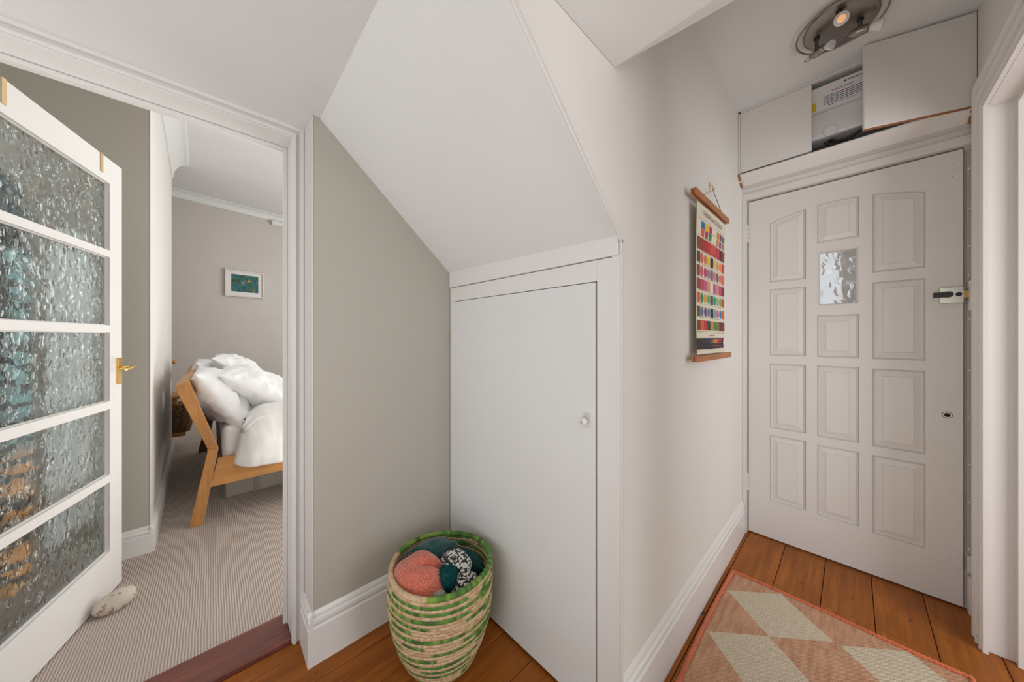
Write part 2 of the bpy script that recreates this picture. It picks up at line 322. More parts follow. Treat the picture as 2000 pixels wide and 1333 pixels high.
# chart wall (parallel to X), with the stair cut-out below the slope
m = MB().prism([(2.36, .45, 0), (.85, .45, 0), (.85, .45, 1.449), (.29, .45, 1.949), (-1.2, .45, 1.949), (-1.2, .45, 2.6), (2.36, .45, 2.6)], (0, .03, 0))
st(m.build('wall_chart', 'white'), 'white nook wall that carries the colour chart', 'wall')
m = MB().prism([(.852, .4455, 1.44), (.852, .4455, 1.425), (.29, .4455, 1.918), (.29, .4455, 1.933)], (0, .006, 0)); m.prism([(.8455, .4455, 0), (.855, .4455, 0), (.855, .4455, 1.44), (.8455, .4455, 1.44)], (0, .006, 0))
st(m.build('trim_1', 'gloss_worn', bevel=.0015), 'thin white bead along the stair slope edge', 'trim')
# grey wall beside the doorway
m = MB().prism([(.26, 1.315, 0), (.86, 1.315, 0), (.86, 1.315, 1.45), (.285, 1.315, 1.963), (.26, 1.315, 1.963)], (0, .145, 0))
st(m.build('wall_grey', 'grey'), 'warm grey wall between doorway and cupboard', 'wall')
# pale painted return of that wall
m = MB().box(.2585, .2615, 1.313, 1.459, .18, 1.954)
st(m.build('trim_2', 'gloss_worn'), 'white painted edge of the grey wall by the door frame', 'trim')
# doorway wall
m = MB().box(-1.9, -.55, 1.462, 1.60, 0, 2.9).box(.2535, 3.25, 1.462, 1.60, 0, 2.9).box(-.55, .25, 1.462, 1.60, 1.94, 2.9)
st(m.build('wall_doorway', 'white'), 'wall that holds the glazed door to the bedroom', 'wall')
m = MB().box(.22, .252, 1.448, 1.605, 0, 1.918).box(-.56, -.53, 1.448, 1.605, 0, 1.918).box(-.56, .252, 1.448, 1.605, 1.918, 1.95)
m.box(.206, .219, 1.545, 1.56, 0, 1.905).box(-.53, .219, 1.545, 1.56, 1.905, 1.917)
# beaded architrave
for (a, b, d) in ((.224, .234, .008), (.246, .2578, .012)):
    m.box(a, b, 1.448 - d, 1.4475, 0.0, 1.918 + a - .22)
    m.box(-.56, b, 1.448 - d, 1.4475, 1.918 + a - .22, 1.918 + b - .22)
st(m.build('trim_3', 'gloss', bevel=.0018), 'white painted frame of the bedroom doorway', 'trim')
tag(MB().prism([(-.53, 1.4585, -.02), (-.53, 1.4585, .014), (-.53, 1.468, .022), (-.53, 1.605, .022), (-.53, 1.612, .006), (-.53, 1.612, -.02)], (.748, 0, 0)).build('threshold', 'threshold', bevel=.001),
    'dark reddish stained timber threshold under the bedroom doorway', 'threshold')

# skirtings
def skirt(name, p0, p1, nrm, label, mat='gloss', h=.184, th=.016, z0=0):
    """profile extruded from p0 to p1 on the wall line; nrm points into the room"""
    p0, p1, n = Vector((*p0, z0)), Vector((*p1, z0)), Vector((*nrm, 0)).normalized()
    s_ = h / .184
    prof = [(0, 0), (th, 0), (th, .128 * s_), (th * .72, .134 * s_), (th * .95, .146 * s_), (th * .9, .156 * s_), (th * .55, .162 * s_), (th * .5, .172 * s_), (th * .15, .182 * s_), (0, h)]
    rings = [[p + n * d + Vector((0, 0, z)) for d, z in prof] for p in (p0, p1)]
    return st(MB().loft(rings).build(name, mat), label, 'skirting board')
skirt('baseboard_grey', (.245, 1.3155), (.832, 1.3155), (0, -1), 'white moulded skirting under the grey wall behind the basket')
skirt('baseboard_return', (.2595, 1.4475), (.2595, 1.3), (-1, 0), 'short skirting on the wall end beside the doorway')
skirt('baseboard_chart', (.853, .4505), (2.305, .4505), (0, -1), 'white moulded skirting under the colour chart wall', h=.19)

# ================================================================== UNDER-STAIR CUPBOARD
A = Vector((.828, 1.313, 0)); B = Vector((.85, .45, 0)); cu = (B - A).normalized(); cn = Vector((-abs(cu.y), cu.x, 0)); cn = Vector((-1, -.0255, 0)).normalized()
def CU(y, d, z):      # y: world Y along the plane, d: towards the hall
    t = (1.313 - y) / (1.313 - .45); p = A.lerp(B, t) + cn * d; return (p.x, p.y, z)
cup = thing('understair_cupboard', (.84, .9, 0), 'white understair cupboard with flush door beneath the stair slope', 'cupboard')
fr = MB()
for (a, b, c, d) in ((1.312, 1.280, 0, 1.395), (.528, .452, 0, 1.395), (1.280, .528, 1.331, 1.395)): fr.box(a, b, -.03, 0, c, d, T=lambda y, dd, z: CU(y, dd, z))
fr.build('frame', 'gloss', cup, bevel=.0015)
MB().box(1.312, .4565, -.03, .006, 1.397, 1.468, T=lambda y, dd, z: CU(y, dd, z)).build('lintel_board', 'gloss', cup, bevel=.002)
MB().box(1.312, .452, -.05, -.035, 0, 1.4, T=lambda y, dd, z: CU(y, dd, z)).build('dark_backing', 'dark', cup)
cd = MB().box(1.2775, .5325, -.024, .003, .012, 1.328, T=lambda y, dd, z: CU(y, dd, z)).build('door', 'cup', cup, bevel=.0012)
pc = Vector(CU(.557, .004, .905))
MB().box(.548, .572, .003, .006, .882, .928, T=lambda y, dd, z: CU(y, dd, z)).build('latch_plate', 'gloss_worn', cd, bevel=.001)
MB().lathe([(.006, 0), (.006, .012), (.011, .014), (.0125, .02), (.011, .026), (.006, .029), (.003, .0295), (0.0001, .0296)], CU(.560, .005, .905), cn, 20).build('knob', 'gloss', cd, smooth=True)
MB().lathe([(.0035, 0), (.0035, .003), (.0001, .0032)], CU(.560, .0335, .905), cn, 12).build('screw', 'brassdull', cd)
for z in (1.13,):
    for q in range(3): MB().tube([CU(1.279, .004, z + q * .022), CU(1.279, .004, z + q * .022 + .019)], .004, 8).build('hinge', 'gloss_worn', cup)

# ================================================================== ENTRANCE NOOK
# side wall with the opening to another room
m = MB().box(2.168, 2.172, -.40, -.34, 0, 2.07).box(2.172, 2.6, -.40, -.356, 0, 2.07).box(2.17, 2.6, -.40, -.34, 2.07, 2.6).box(.95, 2.17, -.40, -.34, 2.10, 2.6).box(.95, 1.17, -.40, -.34, 0, 2.6)
st(m.build('wall_side', 'white'), 'white wall around the doorway on the right of the nook', 'wall')
m = MB().box(2.09, 2.169, -.56, -.342, 0, 2.012).box(1.17, 1.25, -.56, -.342, 0, 2.012).box(1.17, 2.169, -.56, -.342, 2.012, 2.099)
m.box(2.066, 2.0895, -.56, -.40, 0, 1.992).box(1.25, 2.0895, -.56, -.40, 1.992, 2.0118)
prof = [(0, 0), (0, .012), (.012, .013), (.014, .018), (.022, .018), (.024, .014), (.044, .014), (.047, .02), (.051, .0215), (.056, .02), (.060, .015), (.080, .014), (.083, .019), (.088, .022), (.098, .022), (.103, .018), (.105, 0)]
X0, ZT = 2.068, 2.012            # inner edge of the casing
ring = lambda base, dirv: [Vector(base) + Vector(dirv) * a + Vector((0, -1 * -1 * 0, 0)) for a, b in prof]
ins = .345
rings = [[(X0 + a, -.341 + b, 0) for a, b in prof], [(X0 + a, -.341 + b, ZT + a * 1.2) for a, b in prof], [(1.05, -.341 + b, ZT + a * 1.2) for a, b in prof]]
m.loft(rings)
st(m.build('trim_4', 'gloss_worn'), 'white moulded architrave around the right-hand doorway', 'trim')

# front door leaf -------------------------------------------------------------
XD = 2.34
fd = thing('door_1', (XD + .02, .05, 0), 'white panelled front door with small wavy glass light and missing lock', 'door', kind='structure')
arc = lambda y: 1.868 - .66 * (y - .05) ** 2
cols = [(.325, .171, [(.223, .600), (.641, 1.012), (1.059, 1.437), (1.477, None)]),
        (.128, -.024, [(.220, .592), (.636, 1.013), (1.057, 1.278), (1.327, 1.615), (1.661, None)]),
        (-.066, -.226, [(.210, .590), (.633, 1.010), (1.056, 1.429), (1.476, None)])]
TOP, BOT, YL, YR, TH = 1.968, .008, .424, -.325, .044
lf = MB()
ys = [YL] + [v for c in cols for v in c[:2]] + [YR]
for i in range(0, len(ys), 2): lf.box(XD, XD + TH, ys[i + 1], ys[i], BOT, TOP)
for (a, b, rows) in cols:
    zc = BOT
    for (z0, z1) in rows:
        lf.box(XD, XD + TH, b, a, zc, z0)
        if z1 is None:
            N = 8; pts = [(XD, lerp(a, b, t / N), arc(lerp(a, b, t / N))) for t in range(N + 1)]
            for q in range(N): lf.prism([pts[q], pts[q + 1], (XD, pts[q + 1][1], TOP), (XD, pts[q][1], TOP)], (TH, 0, 0))
        else: zc = z1
lf.build('door_leaf', 'door', fd)
def loop(a, b, z0, z1, ins, dep):
    a2, b2 = a - ins, b + ins; N = 8
    tp = [(XD + dep, lerp(b2, a2, t / N), (arc(lerp(b2, a2, t / N)) if z1 is None else z1) - ins) for t in range(N + 1)]
    return [(XD + dep, a2, z0 + ins), (XD + dep, b2, z0 + ins)] + tp
for ci, (a, b, rows) in enumerate(cols):
    for ri, (z0, z1) in enumerate(rows):
        if ci == 1 and ri == 3:
            fm = MB(); r = [loop(a, b, z0, z1, i_, d_) for i_, d_ in ((0, .003), (.005, .003), (.008, .010), (.010, .018), (0, .018))]
            fm.loft(r, cap=False); fm.build('window_bead', 'door', fd)
            MB().box(XD + .018, XD + .024, b + .001, a - .001, z0 + .001, z1 - .001).build('glass_pane', 'relief_door', fd)
            continue
        r = [loop(a, b, z0, z1, i_, d_) for i_, d_ in ((-.0005, .04), (-.0005, .0005), (.0015, .008), (.0065, .0035), (.0095, .0085), (.012, .0085), (.033, .003), (.0345, .0005), (.036, .0015))]
        MB().loft(r).build('panel', 'door', fd)
for z in (1.73, .25):
    h = MB()
    for q in range(4): h.tube([(XD - .006, .4285, z + q * .026), (XD - .006, .4285, z + q * .026 + .023)], .0055, 10)
    h.build('hinge', 'gloss_worn', fd)
# rim latch
lk = MB().box(XD - .024, XD - .001, -.323, -.261, 1.308, 1.377).build('latch_case', 'galv', fd, bevel=.002)
MB().box(XD - .0255, XD - .0235, -.3225, -.298, 1.309, 1.376).build('latch_faceplate', 'galv', lk)
kn = MB(); rings = []
for t, ww in ((0, .011), (.2, .011), (.5, .0115), (.7, .013), (.85, .012), (.95, .008), (1, .002)):
    y = lerp(-.243, -.296, t); z = lerp(1.345, 1.346, t); rings.append([(XD - .042, y, z - ww), (XD - .030, y, z - ww), (XD - .030, y, z + ww), (XD - .042, y, z + ww)])
kn.loft(rings); kn.box(XD - .03, XD - .023, -.292, -.275, 1.338, 1.353); kn.build('latch_lever', 'black', lk, bevel=.001)
MB().lathe([(.0085, 0), (.0085, .004), (.006, .005), (.0001, .005)], (XD - .0255, -.310, 1.345), (-1, 0, 0), 20).build('snib_button', 'black', lk)
MB().box(XD - .016, XD - .006, -.3385, -.322, 1.330, 1.360).build('latch_bolt', 'brass', lk, bevel=.001)
# bored hole of a missing lock
hl = MB().lathe([(.0001, 0), (.0001, .0006), (.0085, .0006), (.0085, 0)], (XD - .0004, -.284, .822), (-1, 0, 0), 20)
hl.build('lock_hole', 'dark', fd)
MB().lathe([(.0148, 0), (.0148, .0004), (.0001, .0005)], (XD - .0001, -.284, .822), (-1, 0, 0), 24).build('bare_wood_ring', 'chip', fd)
MB().lathe([(.0125, 0), (.0125, .0006), (.0001, .0007)], (XD - .0002, -.284, .822), (-1, 0, 0), 24).build('lock_rim', 'gloss_worn', fd)
# painted-over bolt plate at the foot
MB().box(XD - .007, XD - .0005, -.3245, -.296, .168, .237).build('bolt_plate', 'gloss_worn', fd, bevel=.004)
for (y, z) in ((-.30, 1.91), (-.302, 1.885), (-.298, 1.86)): MB().lathe([(.0015, 0), (.0015, .0003), (.0001, .0004)], (XD - .0002, y, z), (-1, 0, 0), 8).build('screw_hole', 'dark', fd)

# frame round the front door
m = MB().box(2.31, 2.42, .4295, .4495, 0, 1.976).box(2.31, 2.42, -.3555, .4495, 1.976, 2.012)
m.box(2.352, 2.42, -.3285, -.3555, 0, 1.976)
st(m.build('trim_5', 'gloss_worn', bevel=.0015), 'white frame around the front door', 'trim')
m = MB().box(2.385, 2.42, .395, .4495, 0, 1.94).box(2.385, 2.42, -.34, -.30, 0, 1.94).box(2.385, 2.42, -.34, .4495, 1.94, 1.975)
st(m.build('trim_6', 'dark'), 'dark rebate gap around the front door', 'trim')
kp = thing('security_strip', (2.345, -.335, 0), 'grey metal strip with screws along the front door lock side', 'strip')
MB().box(2.343, 2.3515, -.3325, -.3475, .24, 1.96).build('metal_strip', 'strip', kp, bevel=.0008)
MB().box(2.318, 2.343, -.3365, -.3505, 1.275, 1.402).build('keep_box', 'gloss', kp, bevel=.004)
MB().box(2.33, 2.3515, -.3335, -.350, .165, .235).build('bolt_keep', 'gloss_worn', kp, bevel=.003)
for z in (1.88, 1.71, 1.55, 1.425, 1.24, 1.02, .82, .62, .46, .26):
    MB().lathe([(.0042, 0), (.0042, .0012), (.0026, .002), (.0001, .0012)], (2.343, -.3405, z), (-1, 0, 0), 14).build('screw', 'chrome', kp)
st(MB().box(2.30, 2.35, -.3545, -.334, 0, .152).build('trim_7', 'gloss_worn', bevel=.003), 'low painted block at the foot of the right doorpost', 'trim')
# wall / band above the front door, cupboard over it
st(MB().box(2.33, 2.38, -.3555, .4498, 2.0125, 2.085).build('wall_front', 'door'), 'painted band above the front door frame', 'wall')
st(MB().box(2.42, 2.5, .43, .9, 0, 2.6).box(2.42, 2.5, -1.4, -.345, 0, 2.6).box(2.385, 2.5, -.345, .43, 1.98, 2.05).box(2.5, 2.54, -.5, .6, 2.0, 2.6).build('wall_front.001', 'white'), 'outer wall around the front door', 'wall')
st(MB().box(3.5, 3.56, -2.2, .07, -.1, 2.3).build('wall_porch', 'bedgrey'), 'pale porch wall seen through the front door glass', 'wall')

oc = thing('overhead_cupboard', (2.3, .05, 2.08), 'white built-in meter cupboard above the front door, right flap hanging ajar', 'cupboard')
m = MB().prism([(2.205, -.338, 2.088), (2.205, -.338, 2.095), (2.245, -.338, 2.095), (2.33, -.338, 2.06), (2.33, -.338, 2.045), (2.275, -.338, 2.048)], (0, .786, 0))
m.build('sloping_sill', 'gloss_worn', oc, bevel=.001)
MB().box(2.215, 2.235, .4395, .4485, 2.10, 2.458).box(2.215, 2.235, -.336, -.3385, 2.1, 2.458).box(2.215, 2.235, -.338, .4485, 2.448, 2.459).build('face_frame', 'gloss_worn', oc)
MB().box(2.232, 2.5, .43, .449, 2.06, 2.455).box(2.232, 2.5, -.34, -.325, 2.06, 2.455).box(2.49, 2.5, -.34, .44, 2.06, 2.455).build('cabinet_sides', 'door', oc)
MB().box(2.26, 2.49, -.324, .429, 2.075, 2.082).build('cabinet_bottom', 'boxfab', oc)
MB().box(2.213, 2.229, .141, .4375, 2.107, 2.4455).build('flap_door', 'door', oc, bevel=.001)
# right flap, hinged at the side wall and swung out
ha = math.atan2(.105, .302)
def FL(s, d, z): return (2.222 - s * math.sin(ha) - d * math.cos(ha), -.333 + s * math.cos(ha) - d * math.sin(ha) * -1 * -1, z)
m = MB().box(0, .320, 0, .016, 2.082, 2.451, T=FL); m.build('flap_door', 'door', oc, bevel=.001)
m = MB().box(.001, .319, .0005, .0155, 2.0795, 2.0822, T=FL).box(-.001, .0, .001, .015, 2.083, 2.45, T=FL); m.build('bare_edge', 'chip', oc)
MB().box(2.216, 2.2195, -.3375, -.3335, 2.10, 2.45).build('piano_hinge', 'brassdull', oc)
MB().prism([(2.204, .4482, 2.10), (2.28, .4482, 2.05), (2.27, .4482, 2.04), (2.198, .4482, 2.088)], (0, -.008, 0)).build('splintered_end', 'chip', oc)
m = MB().prism([(2.204, -.338, 2.098), (2.28, -.338, 2.045), (2.262, -.338, 2.035)], (0, .012, 0))
m.build('splintered_end', 'chip', oc)
# meter box inside, sloping front
mb = thing('meter_box', (2.30, .07, 2.083), 'cream electrical meter housing inside the overhead cupboard', 'meter')
MB().prism([(2.262, -.10, 2.306), (2.245, -.10, 2.312), (2.237, -.10, 2.424), (2.245, -.10, 2.432), (2.36, -.10, 2.432), (2.36, -.10, 2.306)], (0, .40, 0)).build('meter_cover', 'bulbwhite', mb, bevel=.002)
MB().prism([(2.262, -.09, 2.176), (2.256, -.09, 2.19), (2.258, -.09, 2.3055), (2.36, -.09, 2.3055), (2.36, -.09, 2.176)], (0, .38, 0)).build('meter_body', 'mount', mb, bevel=.006)
MB().lathe([(.026, 0), (.026, .004), (.022, .006), (.0001, .006)], (2.2565, .075, 2.198), (-1, 0, 0), 24).build('round_cover', 'mount', mb)
def MF(y, z, d=.0006): return (lerp(2.245, 2.237, (z - 2.312) / .112) - d, y, z)
def decal(pts, name, mat, parent, d=.0006):
    MB().add([MF(y, z, d) for y, z in pts] + [MF(y, z, 0) for y, z in pts], [(0, 1, 2, 3), (7, 6, 5, 4), (0, 4, 5, 1), (1, 5, 6, 2), (2, 6, 7, 3), (3, 7, 4, 0)]).build(name, mat, parent)
M['lab'] = plain('label_paper', lin(222, 222, 226), .5); M['ink'] = plain('label_ink', lin(70, 66, 70), .6); M['red'] = plain('label_red', lin(176, 50, 60), .6); M['yellow'] = plain('label_yellow', lin(222, 190, 40), .5)
decal([(.100, 2.316), (-.07, 2.316), (-.07, 2.398), (.100, 2.398)], 'warning_label', 'lab', mb)
decal([(.150, 2.314), (.126, 2.314), (.126, 2.356), (.150, 2.356)], 'yellow_label', 'yellow', mb)
m = MB()
def bar(m, y0, y1, z, t):
    o = len(m.v); m.add([MF(y0, z, .0009), MF(y1, z, .0009), MF(y1, z + t, .0009), MF(y0, z + t, .0009)], [(0, 1, 2, 3)])
for r in range(5):
    y = .098
    while y > -.06:
        ww = random.uniform(.004, .011); bar(m, y, max(y - ww, -.066), 2.366 - r * .0088, .0036); y -= ww + .0025
bar(m, .082, .064, 2.320, .0035); bar(m, .06, -.01, 2.3212, .0013); bar(m, .028, .018, 2.405, .007)
y = .012
while y > -.04: bar(m, y, y - .004, 2.406, .005); y -= .0055
m.build('label_print', 'ink', mb)['kind'] = 'stuff'
def text(txt, size, name, mat, parent, mtx, extrude=0):
    c = bpy.data.curves.new(name, 'FONT'); c.body = txt; c.size = size; c.align_x = 'CENTER'; c.extrude = extrude
    t = bpy.data.objects.new(name, c); C.objects.link(t); me = bpy.data.meshes.new_from_object(t.evaluated_get(bpy.context.evaluated_depsgraph_get())); bpy.data.objects.remove(t)
    me.materials.clear(); me.materials.append(M[mat]); me.transform(mtx); o = bpy.data.objects.new(name, me); C.objects.link(o)
    if parent: attach(o, parent)
    return o
def basis(ex, ey, o): ex, ey = Vector(ex).normalized(), Vector(ey).normalized(); ez = ex.cross(ey); return Matrix(((ex.x, ey.x, ez.x, o[0]), (ex.y, ey.y, ez.y, o[1]), (ex.z, ey.z, ez.z, o[2]), (0, 0, 0, 1)))
bpy.context.view_layer.update()
text('IMPORTANT', .0135, 'important_lettering', 'red', mb, basis((0, -1, 0), (-.071, 0, 1), MF(.032, 2.380, .0012)))
cb = MB(); cb.tube([(2.34, .085, 2.165), (2.29, .080, 2.160), (2.262, .072, 2.150), (2.252, .05, 2.132), (2.25, .015, 2.130), (2.25, -.03, 2.148), (2.26, -.09, 2.165), (2.31, -.14, 2.165)], .0075, 8)
tag(cb.build('electric_cable', 'black', smooth=True), 'black cable curling from the meter in the overhead cupboard', 'cable')
cb = MB(); cb.tube([(2.31, .10, 2.165), (2.27, .085, 2.15), (2.256, .075, 2.12), (2.256, .06, 2.10), (2.28, .05, 2.092)], .0035, 8)
tag(cb.build('thin_cable', 'ink', smooth=True), 'thin grey cable lying beneath the meter in the overhead cupboard', 'cable')

# ================================================================== COLOUR CHART
ch = thing('colour_chart', (1.61, .44, 1.38), 'hanging printed colour chart with wooden rods on the nook wall', 'poster')
XA, XB, ZT_, ZB_ = 1.402, 1.813, 1.706, 1.092
def sheet(u, v):
    x = lerp(XA, XB, u); z = lerp(ZT_, ZB_, v)
    y = .4215 - .006 * math.exp(-((v - .12) / .09) ** 2) * math.sin(u * 3) + .008 * math.exp(-((v - .93) / .05) ** 2) * u + .004 * math.sin(v * 3.1)
    return Vector((x, y, z))
NU, NV = 18, 60; sm = MB()
sm.add([sheet(i / NU, j / NV) for j in range(NV + 1) for i in range(NU + 1)] + [sheet(i / NU, j / NV) + Vector((0, .001, 0)) for j in range(NV + 1) for i in range(NU + 1)],
       [(j * (NU + 1) + i, j * (NU + 1) + i + 1, (j + 1) * (NU + 1) + i + 1, (j + 1) * (NU + 1) + i) for j in range(NV) for i in range(NU)] +
       [tuple((NU + 1) * (NV + 1) + q for q in (j * (NU + 1) + i, (j + 1) * (NU + 1) + i, (j + 1) * (NU + 1) + i + 1, j * (NU + 1) + i + 1)) for j in range(NV) for i in range(NU)])
M['paper'] = plain('chart_paper', lin(226, 218, 196), .7)
sm.build('sheet', 'paper', ch, smooth=True)
palette = {}
pm = MB(); pmats = []
def pc_(c):
    key = tuple(c)
    if key not in palette:
        nm = 'print_%d' % len(palette); M[nm] = plain('chart_ink_%d' % len(palette), lin(*c), .6); palette[key] = len(pmats); pmats.append(nm)
    return palette[key]
def patch(u0, u1, v0, v1, c, oval=False):
    mi = pc_(c); off = Vector((0, -.0006, 0))
    if oval:
        uc, vc = (u0 + u1) / 2, (v0 + v1) / 2; n = 20
        pts = [sheet(uc + (u1 - u0) / 2 * math.cos(q), vc + (v1 - v0) / 2 * math.sin(q)) + off for q in [2 * math.pi * j / n for j in range(n)]]
        pm.add([sheet(uc, vc) + off] + pts, [(0, 1 + j, 1 + (j + 1) % n) for j in range(n)], mi)
    else:
        n = 4; vs = []
        for j in range(n + 1): vs += [sheet(u0, lerp(v0, v1, j / n)) + off, sheet(u1, lerp(v0, v1, j / n)) + off]
        pm.add(vs, [(2 * j, 2 * j + 1, 2 * j + 3, 2 * j + 2) for j in range(n)], mi)
rowsP = [
 (.222, .302, 'r' * 9, [(140, 60, 50), (160, 45, 42), (178, 42, 45), (196, 44, 56), (206, 84, 70), (198, 70, 78), (196, 58, 80), (84, 40, 34), (140, 58, 44)]),
 (.318, .388, 'roooroooR', [(96, 60, 48), (214, 98, 58), (216, 120, 66), (232, 190, 40), (38, 30, 36), (226, 196, 110), (220, 150, 80), (224, 140, 70), (202, 50, 80)]),
 (.406, .478, 'roooroooR', [(150, 66, 60), (200, 92, 92), (190, 66, 96), (158, 100, 160), (118, 110, 98), (206, 120, 140), (124, 90, 90), (214, 110, 128), (218, 104, 48)]),
 (.495, .567, 'r' * 9, [(160, 60, 70), (190, 76, 104), (196, 92, 134), (220, 150, 100), (226, 222, 212), (200, 92, 134), (214, 136, 150), (196, 76, 120), (122, 44, 56)]),
 (.587, .655, 'roooroooR', [(214, 96, 56), (36, 138, 92), (222, 162, 66), (92, 168, 96), (84, 82, 88), (40, 150, 110), (140, 184, 110), (116, 168, 62), (200, 56, 70)]),
 (.680, .747, 'roooroooR', [(96, 84, 50), (90, 118, 140), (100, 84, 132), (112, 120, 146), (38, 32, 44), (100, 170, 172), (196, 110, 150), (40, 130, 180), (214, 100, 50)]),
 (.772, .838, 'r' * 9, [(140, 56, 48), (216, 96, 48), (206, 44, 50), (34, 70, 46), (220, 130, 50), (54, 140, 84), (130, 120, 60), (110, 36, 40), (120, 40, 48)])]
for v0, v1, kinds, cs in rowsP:
    for i, (kd, c) in enumerate(zip(kinds, cs)):
        u0 = .015 + i * .108; patch(u0 + (.006 if kd in 'rR' else .010), u0 + .108 - (.0 if kd in 'r' else .004), v0, v1, c, kd == 'o')
for (u0, c1, c2) in ((.13, (44, 108, 160), (214, 96, 52)), (.245, (232, 184, 30), (160, 66, 116)), (.36, (196, 44, 96), (54, 140, 56)), (.63, (214, 120, 60), (210, 132, 76)), (.74, (140, 60, 120), (150, 70, 130)), (.86, (44, 124, 52), (150, 134, 100))):
    for q, c in ((0, c1), (1, c2)): patch(u0, u0 + .09, .112 + q * .05 + (.004 if u0 > .5 and q else 0), .160 + q * .05, c)
patch(.0, 1, .892, .985 - .018, (34, 28, 34))
spec = [(44, 34, 40), (52, 38, 52), (58, 44, 76), (44, 42, 96), (120, 104, 52), (214, 130, 36), (226, 110, 40), (214, 40, 60), (196, 24, 60)]
for i, c in enumerate(spec): patch(.15 + i * .088, .15 + (i + 1) * .088, .903, .958, c)
def dashes(v, u0, u1, c=(120, 112, 100), t=.003):
    u = u0
    while u < u1: wdt = random.uniform(.02, .05); patch(u, min(u + wdt, u1), v, v + t, c); u += wdt + .018
for v in (.307, .393, .483, .572, .661, .752, .845): dashes(v, .02, .98)
for v in (.108, .211): patch(.02, .98, v, v + .0015, (150, 140, 120))
dashes(.096, .06, .42, (90, 80, 70)); dashes(.096, .58, .95, (90, 80, 70)); dashes(.214, .2, .82, (90, 80, 70)); patch(.0, 1, .858, .8595, (90, 80, 70)); dashes(.972, .05, .97)
dashes(.871, .43, .6, (96, 88, 78), .007); dashes(.155, .47, .6)
po = pm.build('printed_swatches', pmats, ch)
text('THÉORIE de COULEUR', .027, 'title_lettering', 'ink', ch, basis((1, 0, 0), (0, 0, 1), (1.6, .4145, 1.662)))
# rods
for z, x0, x1, rr in ((1.728, 1.352, 1.838, .012), (1.076, 1.366, 1.876, .012)):
    for yy in ((.418, .4215), ): pass
    MB().box(x0, x1, .4095, .4195, z - rr, z + rr).box(x0, x1, .4228, .4300, z - rr, z + rr).build('rod', 'rod', ch, bevel=.002)
MB().tube([(1.47, .425, 1.741), (1.665, .435, 1.835), (1.79, .425, 1.741)], .0012, 6).build('cord', 'black', ch)
hk = MB().tube([(1.665, .448, 1.862), (1.665, .438, 1.856), (1.665, .436, 1.84), (1.665, .430, 1.834), (1.665, .426, 1.842)], .0022, 8).box(1.661, 1.669, .4465, .4495, 1.842, 1.872)
tag(hk.build('picture_hook', 'brass'), 'small brass picture hook above the hanging colour chart', 'hook')

# ================================================================== CEILING SPOTLIGHT
LX, LY = 1.88, .035
sl = thing('ceiling_spotlight', (LX, LY, 2.459), 'brushed metal ceiling light with three small spot heads', 'light')
def ell(rx, ry, z, n=48): return [(LX + rx * math.cos(q), LY + ry * math.sin(q), z) for q in [2 * math.pi * j / n for j in range(n)]]
MB().loft([ell(.118, .100, 2.459), ell(.124, .106, 2.450), ell(.130, .112, 2.445), ell(.122, .104, 2.441), ell(.06, .055, 2.4395)]).build('base_plate', 'steel', sl, smooth=True)
MB().tube(ell(.134, .134, 2.443), .0035, 8, closed=True).build('ring', 'steel', sl, smooth=True)
camp = Vector((0, 0, 1.16))
def head(base, body0, body1, bulbdir, sc=1, name='spot_head'):
    base = Vector(base); a, b = Vector(body0), Vector(body1); d = (b - a); L_ = d.length; d.normalize()
    MB().lathe([(.010, 0), (.011, .006), (.006, .01), (.006, base.z - lerp(a.z, b.z, .45))], base, (0, 0, -1), 14).build('stem', 'black', sl, smooth=True)
    h = MB().lathe([(.001, 0), (.009, L_ * .12), (.015, L_ * .35), (.0175, L_ * .6), (.016, L_ * .85), (.0145, L_)], a, d, 20)
    t = d.cross(Vector((0, 0, 1))).normalized(); h.tube([a + d * .012 + t * .012, a - d * .012 + t * .008, a - d * .018, a - d * .012 - t * .008, a + d * .012 - t * .012], .0016, 6)
    ho = h.build(name, 'steel', sl, smooth=True)
    bd = Vector(bulbdir).normalized()
    MB().lathe([(r_ * sc, h_) for r_, h_ in ((.010, -.004), (.0125, .006), (.015, .016), (.0215, .030), (.0225, .034), (.021, .0355), (.0001, .0355))], b, bd, 28).build('bulb', 'bulbwhite', ho, smooth=True)
    MB().lathe([(.018 * sc, .0345), (.018 * sc, .0375), (.0001, .038)], b, bd, 24).build('bulb_lens', 'bulbglass', ho)
    return ho, b + bd * .0378, bd
h1, p1, d1 = head((1.79, .035, 2.442), (1.80, .030, 2.425), (1.80, .029, 2.412), (camp - Vector((1.80, .029, 2.40))))
MB().lathe([(.0125, 0), (.0125, .0008), (.0001, .001)], p1, d1, 24).build('amber_diode', 'amber', h1)
head((1.884, .104, 2.442), (1.915, .130, 2.388), (1.890, .080, 2.390), (-.5, -.5, -.42), sc=.76)
head((1.90, -.022, 2.442), (1.905, .015, 2.405), (1.912, -.045, 2.398), (.25, -.95, -.05))

